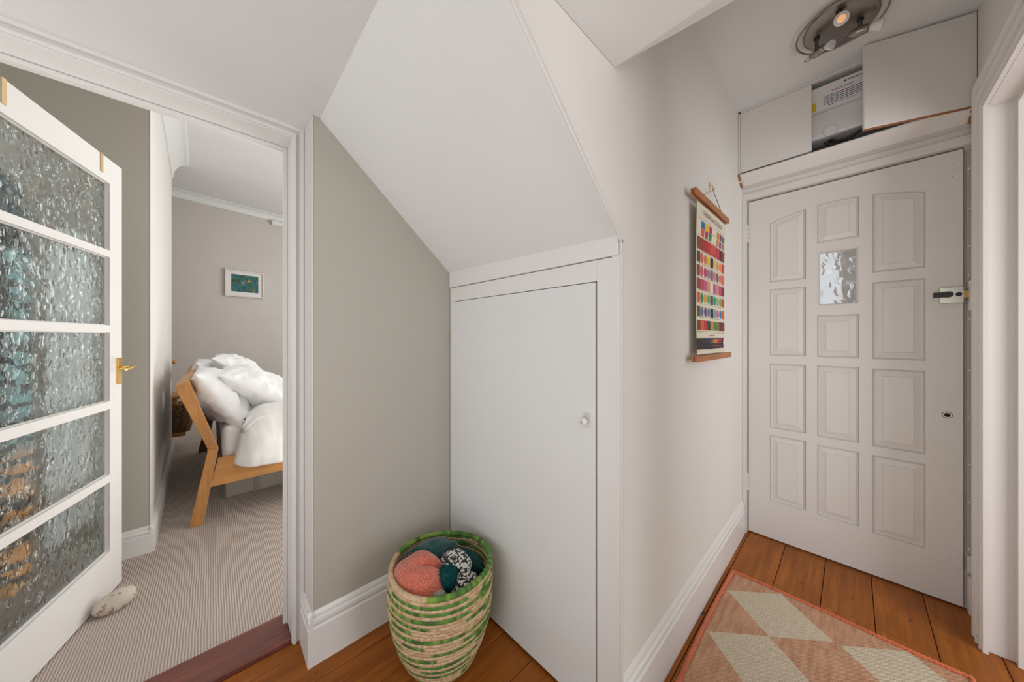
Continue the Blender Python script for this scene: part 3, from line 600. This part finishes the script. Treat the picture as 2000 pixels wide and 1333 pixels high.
# ================================================================== RUG
rg = thing('kilim_rug', (1.2, .065, .002), 'pink and cream flatwoven rug with orange edging in the nook', 'rug')
N1, N2 = 90, 44; rm = MB()
def rgp(i, j):
    x = lerp(.35, 1.878, i / N1); y = lerp(-.278, .402, j / N2); e = noise.noise(Vector((x * 3, y * 3, 0)))
    return (x + .004 * math.sin(y * 9), y + .006 * math.sin(x * 5), .0045 + .0012 * e)
rm.add([rgp(i, j) for j in range(N2 + 1) for i in range(N1 + 1)], [(j * (N1 + 1) + i, j * (N1 + 1) + i + 1, (j + 1) * (N1 + 1) + i + 1, (j + 1) * (N1 + 1) + i) for j in range(N2) for i in range(N1)])
ro = rm.build('woven_field', 'kilim', rg, smooth=True)
so = ro.modifiers.new('thick', 'SOLIDIFY'); so.thickness = .004; so.offset = -1
edge = [rgp(N1 * t / 300, N2) for t in range(301)] + [rgp(N1, N2 * (1 - t / 160)) for t in range(161)] + [rgp(N1 * (1 - t / 300), 0) for t in range(301)]
edge = [Vector((p[0] + random.uniform(-.0012, .0012), p[1] + random.uniform(-.0012, .0012), .0058)) for p in edge]
MB().tube(edge, [.0068 + .0014 * math.sin(i * 2.2) for i in range(len(edge))], 7).build('bound_edge', 'binding', rg, smooth=True)

# ================================================================== BASKET
bx, by = .617, 1.035
bk = thing('woven_basket', (bx, by, 0), 'tall coiled jute basket with green stripes on the hall floor', 'basket')
zs = [0, .03, .08, .14, .20, .27, .32, .36]; rs = [.108, .128, .150, .166, .175, .180, .178, .171]
def brad(z):
    for i in range(len(zs) - 1):
        if z <= zs[i + 1]: return lerp(rs[i], rs[i + 1], (z - zs[i]) / (zs[i + 1] - zs[i]))
    return rs[-1]
NR = 30; H_ = .345
greens = [lin(74, 132, 48), lin(48, 104, 44), lin(136, 168, 70), lin(88, 150, 60)]; jute = [lin(222, 190, 150), lin(206, 170, 130), lin(228, 200, 162)]
for r_ in range(NR):
    z = .008 + r_ * (H_ - .016) / (NR - 1); R_ = brad(z); n1_, n2_ = 110, 8; rings = []; cols_ = []
    mr = .0069 if r_ < NR - 1 else .0088
    for i in range(n1_):
        q = 2 * math.pi * i / n1_
        wob = 1 + .01 * math.sin(3 * q + r_ * .3) + .012 * math.cos(2 * q + 1)
        rr = mr * (1 + .10 * abs(math.sin(q * 32 + r_ * 1.7)))
        cx, cy = R_ * wob * math.cos(q), R_ * wob * math.sin(q); zz = z + .0015 * math.sin(q * 2 + r_)
        rings.append([(bx + cx + math.cos(p) * rr * math.cos(q), by + cy + math.cos(p) * rr * math.sin(q), zz + math.sin(p) * rr * 1.05) for p in [2 * math.pi * j / n2_ for j in range(n2_)]])
        g = noise.noise(Vector((math.cos(q) * 1.1, math.sin(q) * 1.1, r_ * 7.3)))
        isg = (g > (-.30 if r_ % 4 == 1 else -.08)) if (r_ % 2 == 1) else (g > .40)
        if r_ == NR - 1: isg = not (2.2 < (q % 6.283) < 3.9)
        tone = int(abs(noise.noise(Vector((math.cos(q) * 2, math.sin(q) * 2, r_ * 3.1)))) * 14) + r_
        cols_.append(greens[tone % 4] if isg else jute[tone % 3])
    mb_ = MB(); rings.append(rings[0]); mb_.loft(rings, True, False)
    o = mb_.build('coil', 'jute', bk, smooth=True)
    ca = o.data.color_attributes.new('Col', 'FLOAT_COLOR', 'POINT'); vals = []
    for i in range(n1_ + 1): vals += list(cols_[i % n1_]) * n2_
    ca.data.foreach_set('color', vals)
bs = MB().lathe([(.0001, .004), (.115, .004), (.115, .010), (.0001, .012)], (bx, by, 0), (0, 0, 1), 40).build('base', 'jute', bk)
ca = bs.data.color_attributes.new('Col', 'FLOAT_COLOR', 'POINT'); ca.data.foreach_set('color', list(jute[1]) * len(bs.data.vertices))

def blob(name, mat, c, r, rot=(0, 0, 0), amp=.15, freq=1.5, seed=0, nu=40, nv=28, fold=None, power=1, parent=None):
    R = Matrix.Rotation(rot[2], 3, 'Z') @ Matrix.Rotation(rot[1], 3, 'Y') @ Matrix.Rotation(rot[0], 3, 'X'); vs = []; c = Vector(c)
    for j in range(nv + 1):
        t = math.pi * j / nv
        for i in range(nu):
            p = 2 * math.pi * i / nu; d = Vector((math.sin(t) * math.cos(p), math.sin(t) * math.sin(p), math.cos(t)))
            k_ = 1 + amp * noise.noise(d * freq + Vector((seed, 0, 0)))
            if fold: k_ -= fold(d)
            vs.append(c + R @ Vector((d.x * r[0] * k_, d.y * r[1] * k_, d.z * r[2] * k_)))
    fs = [(j * nu + i, j * nu + (i + 1) % nu, (j + 1) * nu + (i + 1) % nu, (j + 1) * nu + i) for j in range(nv) for i in range(nu)]
    return MB().add(vs, fs).build(name, mat, parent, smooth=True)
# knitwear in the basket: view direction from camera is roughly (+.51,+.86)
vdir = Vector((.51, .86, 0)); sdir = Vector((.86, -.51, 0))
def BP(s_, f_, z): p = Vector((bx, by, 0)) + sdir * s_ + vdir * f_; return (p.x, p.y, z)
ca_ = math.atan2(sdir.y, sdir.x)
crease = lambda d: .30 * math.exp(-((d.y + .25 * d.x + .05) / .14) ** 2) * max(0, min(1, (d.x + .45) * 1.6)) * (1 if d.z > -.3 else 0)
tag(blob('knitted_hat', 'coral', BP(-.072, -.040, .305), (.088, .104, .078), (.15, 0, ca_ + .5), .12, 1.3, 3, 56, 40, fold=crease), 'folded coral pink knitted hat at the front of the basket', 'hat')
tag(blob('knitted_scarf', 'teal', BP(-.050, .080, .318), (.100, .044, .045), (0, -.10, ca_ + .25), .3, 1.6, 8, 48, 32), 'smooth dark teal knitted item at the back of the basket', 'scarf')
bob = thing('bobble_hat', BP(.03, -.02, .27), 'black and white knitted hat with teal pompom in the basket', 'hat')
blob('hat_body', 'bw', BP(.050, .005, .302), (.062, .062, .052), (.1, .2, ca_ - .3), .25, 1.6, 14, parent=bob)
blob('hat_brim', 'bw', BP(.072, -.062, .282), (.056, .05, .038), (.1, .1, ca_ + .2), .3, 1.7, 21, parent=bob)
pc0 = Vector(BP(.016, -.068, .322)); pr = .042
pm2 = MB(); pm2.lathe([(pr * .8 * math.sin(t), -pr * .8 * math.cos(t)) for t in [math.pi * j / 10 for j in range(11)]], pc0, (0, 0, 1), 16)
for i in range(1500):
    zz = random.uniform(-1, 1); q = random.uniform(0, 6.283); d = Vector((math.sqrt(1 - zz * zz) * math.cos(q), math.sqrt(1 - zz * zz) * math.sin(q), zz))
    a = d.cross(Vector((random.random(), random.random(), random.random()))).normalized() * .0016; b = d.cross(a).normalized() * .0016; L_ = pr * random.uniform(.9, 1.06)
    o_ = pc0 + d * pr * .7; tip = pc0 + d * L_
    pm2.add([o_ + a, o_ - a * .5 + b, o_ - a * .5 - b, tip], [(0, 1, 3), (1, 2, 3), (2, 0, 3)])
pm2.build('pompom', 'pom', bob)
tag(blob('ribbed_glove', 'tealrib', BP(.100, .035, .300), (.066, .034, .028), (.3, .35, ca_ - .55), .2, 1.5, 31), 'ribbed dark teal knitted piece against the right basket side', 'glove')
tag(blob('grey_mitten', 'greyknit', BP(-.016, -.118, .296), (.034, .024, .024), (0, 0, ca_), .1, 1.5, 41), 'small grey knitted edge showing at the front rim of the basket', 'mitten')
tag(blob('navy_sock', 'navy', BP(.0, .02, .228), (.135, .135, .055), (0, 0, 0), .2, 1.5, 51), 'black knitwear filling the bottom of the basket', 'knitwear')

# ================================================================== GLAZED DOOR (open into the bedroom)
Hp = Vector((-.512, 1.62, 0)); du = Vector((.263, .965, 0)).normalized(); dn = Vector((.965, -.263, 0)).normalized()
def L(s, m, z): p = Hp + du * s + dn * m; return (p.x, p.y, z)
gd = thing('door_2', L(0, -.017, 0), 'white bedroom door glazed with five hammered glass panes, standing open', 'door', kind='structure')
zr = [(.012, .203), (.513, .547), (.840, .876), (1.183, 1.215), (1.520, 1.550), (1.850, 1.957)]
m = MB().box(0, .088, -.036, 0, .012, 1.957, T=L).box(.680, .767, -.036, 0, .012, 1.957, T=L); m.build('stile', 'gloss', gd)
for z0, z1 in zr: MB().box(.0879, .6801, -.036, 0, z0, z1, T=L).build('rail', 'gloss', gd)
for i in range(5):
    z0, z1 = zr[i][1], zr[i + 1][0]
    MB().box(.088, .680, -.022, -.017, z0, z1, T=L).build('glass_pane', 'relief', gd)
    pb = MB(); e = .004
    pb.box(.088, .680, -.017, -.012, z0, z0 + e, T=L).box(.088, .680, -.017, -.012, z1 - e, z1, T=L).box(.088, .088 + e, -.017, -.012, z0 + e, z1 - e, T=L).box(.680 - e, .680, -.017, -.012, z0 + e, z1 - e, T=L)
    pb.build('putty_bead', 'gloss_worn', gd)
hd = MB().box(.722, .758, 0, .004, .945, 1.066, T=L).box(.726, .754, .004, .007, .949, 1.062, T=L).build('handle_plate', 'brass', gd, bevel=.0012)
lv = MB(); path = [(.738, .006, 1.021), (.738, .030, 1.021), (.738, .044, 1.022), (.732, .054, 1.024), (.715, .058, 1.025), (.695, .058, 1.021), (.672, .056, 1.016), (.655, .054, 1.016), (.648, .053, 1.018)]
lv.tube([L(*p) for p in path], [.010, .007, .007, .0085, .0085, .0065, .007, .0085, .004], 12); lv.build('lever_handle', 'brass', gd, smooth=True)
for s_, z in ((.730, .955), (.750, .955), (.730, 1.055), (.750, 1.055)): MB().lathe([(.0022, 0), (.0022, .001), (.0001, .0012)], L(s_, .007, z), dn, 8).build('screw', 'brassdull', hd)

def hook(s_, label):
    t = thing('over_door_hook', L(s_, -.018, 1.957), label, 'hook', 'over-door hooks on the glazed door')
    a = .0085
    m = MB().box(s_ - a, s_ + a, .0004, .0025, 1.878, 1.960, T=L).box(s_ - a, s_ + a, -.039, .0025, 1.9575, 1.960, T=L).box(s_ - a, s_ + a, -.0395, -.0375, 1.80, 1.960, T=L)
    m.build('bent_strap', 'brassdull', t)
    MB().tube([L(s_, -.039, 1.83), L(s_, -.055, 1.81), L(s_, -.075, 1.80), L(s_, -.085, 1.82)], .003, 8).build('peg', 'brassdull', t)
    return t
hook(.170, 'brass strap over the glazed door nearest the hinge side')
hook(.622, 'brass strap over the glazed door nearest the handle side')
# garments on the back of the door
def drape(name, mat, s0, s1, z0, z1, m0, amp, fr, seed, label, cat, parent=None, grow=.2):
    nu, nv = 60, 50; vs = []
    for j in range(nv + 1):
        v = j / nv; z = lerp(z1, z0, v)
        for i in range(nu + 1):
            u = i / nu; c = (s0 + s1) / 2; hw = (s1 - s0) / 2 * (1 - grow + grow * min(1, v * 2.2))
            s_ = c + (u * 2 - 1) * hw; mm = m0 - amp * (.5 + .5 * math.sin(u * fr + seed + .8 * math.sin(v * 2))) * min(1, .35 + v) - .02 * noise.noise(Vector((u * 3, v * 3, seed)))
            zz = z - .05 * abs(u * 2 - 1) ** 2 * (1 - v) + .01 * math.sin(u * 7 + seed) * v
            vs.append(L(s_, mm, zz))
    m = MB().add(vs, [(j * (nu + 1) + i, j * (nu + 1) + i + 1, (j + 1) * (nu + 1) + i + 1, (j + 1) * (nu + 1) + i) for j in range(nv) for i in range(nu)])
    o = m.build(name, mat, parent, smooth=True); q = o.modifiers.new('t', 'SOLIDIFY'); q.thickness = .004
    if label: tag(o, label, cat)
    return o
g1 = thing('dressing_gown', L(.22, -.08, 1.6), 'dark leaf-print dressing gown hanging behind the glazed door', 'garment')
drape('gown_body', 'leafdark', .0, .40, .35, 1.62, -.085, .05, 22, 1, None, None, g1)
drape('gown_front', 'leafstrip', .27, .365, .30, 1.50, -.060, .012, 9, 2, None, None, g1, .1)
drape('gown_collar', 'tealrobe', .03, .36, 1.53, 1.70, -.055, .02, 14, 5, None, None, g1)
drape('bath_robe', 'robe', .425, .672, .36, 1.60, -.050, .04, 20, 3, 'white bath robe hanging behind the glazed door near the handle', 'garment')

# pebble
pb = blob('door_stop_pebble', 'pebble', (-.300, 2.150, .040), (.062, .044, .039), (.0, -.18, .30), .12, .8, 4, 48, 32)
tag(pb, 'speckled cream pebble propping open the glazed door on the carpet', 'stone')

# ================================================================== BEDROOM
o = st(MB().box(-1.0, 3.3, 1.612, 5.9, -.03, .006).build('floor_bedroom', 'carpet'), 'beige ribbed loop carpet covering the bedroom floor', 'carpet')
o['kind'] = 'structure'
# woven ends at the carpet edge
m = MB(); x = -.53
while x < .217:
    m.box(x, x + .0055, 1.604, 1.622, .004, .0105 + random.uniform(-.001, .001)); x += .0078
eo = m.build('carpet_edge', 'carpet', o); eo['kind'] = 'stuff'
st(MB().box(-1.06, 3.3, 1.5, 5.9, 2.88, 2.94).build('ceiling_bedroom', 'ceil'), 'white bedroom ceiling seen through the doorway', 'ceiling')
st(MB().box(-1.06, -.97, 1.46, 5.9, 0, 2.9).build('wall_bedroom_left', 'white'), 'pale bedroom wall beyond the top of the glazed door', 'wall')
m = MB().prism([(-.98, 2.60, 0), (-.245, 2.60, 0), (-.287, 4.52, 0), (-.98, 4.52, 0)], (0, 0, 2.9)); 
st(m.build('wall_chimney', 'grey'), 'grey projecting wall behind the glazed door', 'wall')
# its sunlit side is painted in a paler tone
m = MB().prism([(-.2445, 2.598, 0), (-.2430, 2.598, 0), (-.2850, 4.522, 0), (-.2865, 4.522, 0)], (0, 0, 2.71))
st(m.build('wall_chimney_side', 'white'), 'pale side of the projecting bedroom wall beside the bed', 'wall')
skirt('baseboard_chimney', (-.6, 2.60), (-.2285, 2.60), (0, -1), 'skirting under the grey wall behind the glazed door', h=.145, th=.018)
skirt('baseboard_chimney_side', (-.243, 2.583), (-.285, 4.535), (1, .022), 'skirting under the pale side wall by the bed', h=.145, th=.018)
FA, FB = Vector((-.9, 5.29, 0)), Vector((3.3, 6.07, 0)); fdv = (FB - FA).normalized(); fn = Vector((fdv.y, -fdv.x, 0))
def FW(s_, d, z): p = FA + fdv * s_ + fn * d; return (p.x, p.y, z)
st(MB().box(-.3, 4.3, -.08, 0, 0, 2.9, T=FW).build('wall_bedroom_far', 'bedgrey'), 'grey bedroom wall with the small picture', 'wall')
def coving(fn_, s0, s1, zb, zt, w_):
    prof = [(0, zt), (0, zb), (.008, zb), (.010, zb + .008)]
    for j in range(9): a = math.pi / 2 * j / 8; prof.append((.012 + (w_ - .024) * (1 - math.cos(a)), zb + .010 + (zt - zb - .022) * math.sin(a)))
    prof += [(w_ - .004, zt - .008), (w_, zt - .004), (w_, zt)]
    return MB().loft([[fn_(s_, d, z) for d, z in prof] for s_ in (s0, s1)])
st(coving(FW, -.2, 4.2, 2.80, 2.88, .085).build('trim_8', 'ceil'), 'white coving along the top of the far bedroom wall', 'trim')
LA, LB = Vector((-.243, 2.60, 0)), Vector((-.285, 4.52, 0)); ldv = (LB - LA).normalized(); ln = Vector((-ldv.y, ldv.x, 0)) * -1
def LW(s_, d, z): p = LA + ldv * s_ + ln * d; return (p.x, p.y, z)
st(coving(LW, 0, 1.925, 2.71, 2.88, .12).build('trim_9', 'ceil'), 'moulded cornice along the top of the projecting bedroom wall', 'trim')
st(MB().box(1.53, 2.9, .001, .045, 2.742, 2.798, T=FW).build('trim_10', 'ceil', bevel=.002), 'short white batten under the coving of the far bedroom wall', 'trim')
st(MB().box(3.2, 3.3, 1.5, 6.2, 0, 2.9).build('wall_bedroom_right', 'white'), 'bedroom wall on the window side', 'wall')
# picture
def sx(x): return (x + .9) / fdv.x
p0, p1 = sx(.115), sx(.515)
pf = thing('framed_picture', FW((p0 + p1) / 2, .01, 1.87), 'small green abstract picture in a pale frame on the bedroom wall', 'picture')
m = MB(); w_ = .016
for (a, b, c, d) in ((p0, p1, 1.695, 1.695 + w_), (p0, p1, 2.04 - w_, 2.04), (p0, p0 + w_, 1.695 + w_, 2.04 - w_), (p1 - w_, p1, 1.695 + w_, 2.04 - w_)): m.box(a, b, .001, .028, c, d, T=FW)
m.build('frame', 'frame', pf, bevel=.002)
MB().box(p0 + w_, p1 - w_, .001, .016, 1.695 + w_, 2.04 - w_, T=FW).build('mount', 'mount', pf)
MB().box(p0 + .063, p1 - .060, .016, .0166, 1.762, 1.985, T=FW).build('print', 'painting', pf)

# ------------------------------------------------------------------ bed
bed = thing('oak_bed', (.9, 3.6, .006), 'low oak bed frame with angled headboard posts', 'bed')
side = [(-.157, .878), (-.105, .905), (.031, .470), (.033, .440), (-.040, .008), (-.104, .008), (-.016, .455), (-.018, .468)]
def post(y0, y1, mat):
    up = [(-.163, .872), (-.103, .902), (.030, .462), (-.018, .462)]; lo = [(-.018, .4615), (.030, .4615), (-.038, .007), (-.102, .007)]
    p = MB().prism([(x, y0, z) for x, z in up], (0, y1 - y0, 0)).build('post', mat, bed, bevel=.003)
    q = MB().prism([(x, y0, z) for x, z in lo], (0, y1 - y0, 0)).build('leg', mat, bed, bevel=.003)
post(2.74, 2.778, 'oakz'); post(4.47, 4.508, 'oakshade')
MB().prism([(-.163, 2.7782, .872), (-.103, 2.7782, .902), (-.075, 2.7782, .81), (-.135, 2.7782, .79)], (0, 1.69, 0)).build('top_rail', 'oaky', bed, bevel=.003)
MB().prism([(-.09, 2.7782, .70), (-.06, 2.7782, .71), (-.005, 2.7782, .53), (-.035, 2.7782, .52)], (0, 1.69, 0)).build('lower_rail', 'oakshade', bed)
MB().prism([(.027, 2.745, .395), (-.008, 2.745, .225), (2.05, 2.745, .225), (2.05, 2.745, .395)], (0, .03, 0)).build('side_rail', 'oak', bed, bevel=.002)
MB().box(.03, 2.05, 4.475, 4.505, .225, .395).build('side_rail', 'oak', bed)
MB().box(2.05, 2.09, 2.745, 4.505, .2, .42).build('foot_rail', 'oaky', bed)
for y in (2.76, 4.46): MB().box(2.03, 2.09, y, y + .04, .007, .21).build('leg', 'oakz', bed)
MB().box(.03, 2.05, 2.776, 4.474, .30, .335).build('slats', 'oakshade', bed)
mt = MB().box(.05, 2.03, 2.79, 4.46, .336, .585); tag(mt.build('mattress', 'linen', bevel=.04, seg=4, smooth=True), 'white sheeted mattress on the oak bed', 'mattress')
# duvet
nu, nv = 90, 120; vs = []
for i in range(nu + 1):
    u = i / nu
    for j in range(nv + 1):
        v = j / nv
        if v < .22: t = v / .22; y = 2.708 - .012 * math.sin(t * 3.1); z = lerp(.312 - .012 * math.sin(u * 9), .62, t)
        elif v < .30: t = (v - .22) / .08; a = t * math.pi / 2; y = 2.708 + .11 * (1 - math.cos(a)); z = .62 + .085 * math.sin(a)
        elif v < .88: t = (v - .30) / .58; y = lerp(2.818, 4.42, t); z = .705 + .035 * math.sin(t * math.pi)
        else: t = (v - .88) / .12; a = t * math.pi / 2; y = 4.42 + .09 * math.sin(a); z = .705 - .3 * (1 - math.cos(a)) - .02 * t
        lean = .10 + .055 * min(1, max(0, (z - .31) / .35))
        x = lerp(lean, 2.06, u); pinch = max(0, 1 - u * 16)
        z -= (.09 * pinch ** 2 if v > .22 else 0)
        if v < .22: y += .05 * pinch ** 2; z += .03 * pinch ** 3 * (1 - v / .22)
        p = Vector((x * 3, y * 3, z * 3)); n1_ = noise.noise(p) * .022 + noise.noise(p * 2.7 + Vector((3, 1, 0))) * .016
        cr = -abs(noise.noise(Vector((x * 4 + y * 3, y * 2 - x, z * 3 + 5)))) * .035
        if v < .3: y -= max(-.012, (n1_ + cr) * .8 + .012)
        else: z += n1_ + cr
        vs.append((x, y, z))
m = MB().add(vs, [(i * (nv + 1) + j, (i + 1) * (nv + 1) + j, (i + 1) * (nv + 1) + j + 1, i * (nv + 1) + j + 1) for i in range(nu) for j in range(nv)])
dv = m.build('duvet', 'duvet', smooth=True); q = dv.modifiers.new('t', 'SOLIDIFY'); q.thickness = .03; q.offset = -1
tag(dv, 'white duvet draped over the near side of the oak bed', 'duvet')
def pillow(W, Hh, T_, seed):
    nu, nv = 44, 44; m = MB()
    for sgn in (1, -1):
        vs = []
        for j in range(nv + 1):
            for i in range(nu + 1):
                a, b = math.sin(math.pi / 2 * (i / nu * 2 - 1)), math.sin(math.pi / 2 * (j / nv * 2 - 1))
                f_ = max(0, (1 - abs(a) ** 2.3) * (1 - abs(b) ** 2.3)) ** .52
                px = a * W / 2 * (1 - .06 * (1 - b * b) * abs(a)); pz = b * Hh / 2 * (1 - .07 * (1 - a * a) * abs(b))
                n_ = noise.noise(Vector((a * 1.8, b * 1.8, seed + sgn))) * .032 + noise.noise(Vector((a * 5, b * 5, seed * 2 + sgn))) * .022
                ww = -abs(noise.noise(Vector((a * 3 + b * 2, b * 3 - a * 2, seed + 9)))) * .05 * (abs(a) * .6 + abs(b) * .6)
                vs.append((px, sgn * (T_ / 2 * f_ + (n_ + ww) * min(1, f_ * 1.5)), pz))
        fs = [(j * (nu + 1) + i, j * (nu + 1) + i + 1, (j + 1) * (nu + 1) + i + 1, (j + 1) * (nu + 1) + i) for j in range(nv) for i in range(nu)]
        m.add(vs, fs)
    return m
def put(o, loc, xa, za):   # local x -> xa (long side), local z -> za (short side)
    xa, za = Vector(xa).normalized(), Vector(za).normalized(); ya = za.cross(xa).normalized(); za = xa.cross(ya)
    o.matrix_world = Matrix(((xa.x, ya.x, za.x, loc[0]), (xa.y, ya.y, za.y, loc[1]), (xa.z, ya.z, za.z, loc[2]), (0, 0, 0, 1)))
grp = 'pillows on the oak bed'
specs = [((.050, 3.12, .735), (0.0, 1, .0), (-.50, 0, .80), .70, .47, .29, 1, 'upright white pillow leaning on the near end of the headboard'),
         ((.262, 3.14, .770), (.05, 1, .0), (-.80, 0, .55), .70, .52, .28, 2, 'nearest plump white pillow sloping over the duvet top'),
         ((.030, 3.92, .760), (0.0, 1, .0), (-.50, 0, .80), .70, .47, .27, 3, 'rear white pillow leaning on the far end of the headboard'),
         ((.200, 3.92, .830), (0.05, 1, .0), (-.72, 0, .62), .70, .50, .25, 4, 'rear white pillow propped behind the nearest sloping pillow')]
for loc, xa, za, W_, Hh, T_, sd, lab in specs:
    o = pillow(W_, Hh, T_, sd * 3.7).build('pillow', 'pillowcase', smooth=True); put(o, loc, xa, za); tag(o, lab, 'pillow', grp)
# storage box under the bed
ub = thing('storage_box', (.6, 3.3, .006), 'grey-beige fabric storage box under the oak bed', 'box')
MB().box(.07, 1.05, 3.075, 3.6, .007, .19).build('box_body', 'boxfab', ub, bevel=.008)
MB().box(.232, .266, 3.0725, 3.076, .008, .19).build('vertical_band', 'boxband', ub)
MB().tube([(.30, 3.073, .150), (.31, 3.062, .128), (.36, 3.058, .122), (.42, 3.060, .132), (.47, 3.073, .160)], [.006, .009, .011, .009, .005], 8).build('handle', 'boxband', ub, smooth=True)
# bedside table with basket
bt = thing('bedside_table', (-.45, 4.85, .006), 'light wood bedside table beyond the end of the pale wall', 'table')
MB().box(-.85, -.235, 4.62, 5.02, .545, .575).box(-.83, -.255, 4.64, 5.0, .49, .545).build('table_top', 'oak', bt, bevel=.002)
MB().box(-.85, -.195, 4.63, 5.02, .165, .195).build('lower_shelf', 'oak', bt, bevel=.006)
for x in (-.83, -.40):
    for y in (4.65, 4.96): MB().box(x, x + .03, y, y + .03, .007, .545).build('leg', 'oakz', bt)
wk = MB(); rings = []
for z, g in ((.197, 0), (.25, .012), (.33, .018), (.43, .014), (.475, .008)):
    x0, x1, y0, y1 = -.55 - g, -.165 + g - .0, 4.66 - g * .5, 4.96; rr = .05
    pts = []
    for (cx, cy, a0) in ((x1 - rr, y0 + rr, -90), (x1 - rr, y1 - rr, 0), (x0 + rr, y1 - rr, 90), (x0 + rr, y0 + rr, 180)):
        for t in range(6): a = math.radians(a0 + t * 18); pts.append((cx + rr * math.cos(a), cy + rr * math.sin(a), z))
    rings.append(pts)
wk.loft(rings); wb = tag(wk.build('wicker_basket', 'wicker', smooth=False), 'brown wicker basket on the lower shelf of the bedside table', 'basket')
ws = MB().box(-.65, -.265, 4.66, 4.86, .895, .925); tag(ws.build('wall_shelf', 'oak', bevel=.012, seg=3), 'small rounded light wood shelf above the bedside table', 'shelf')
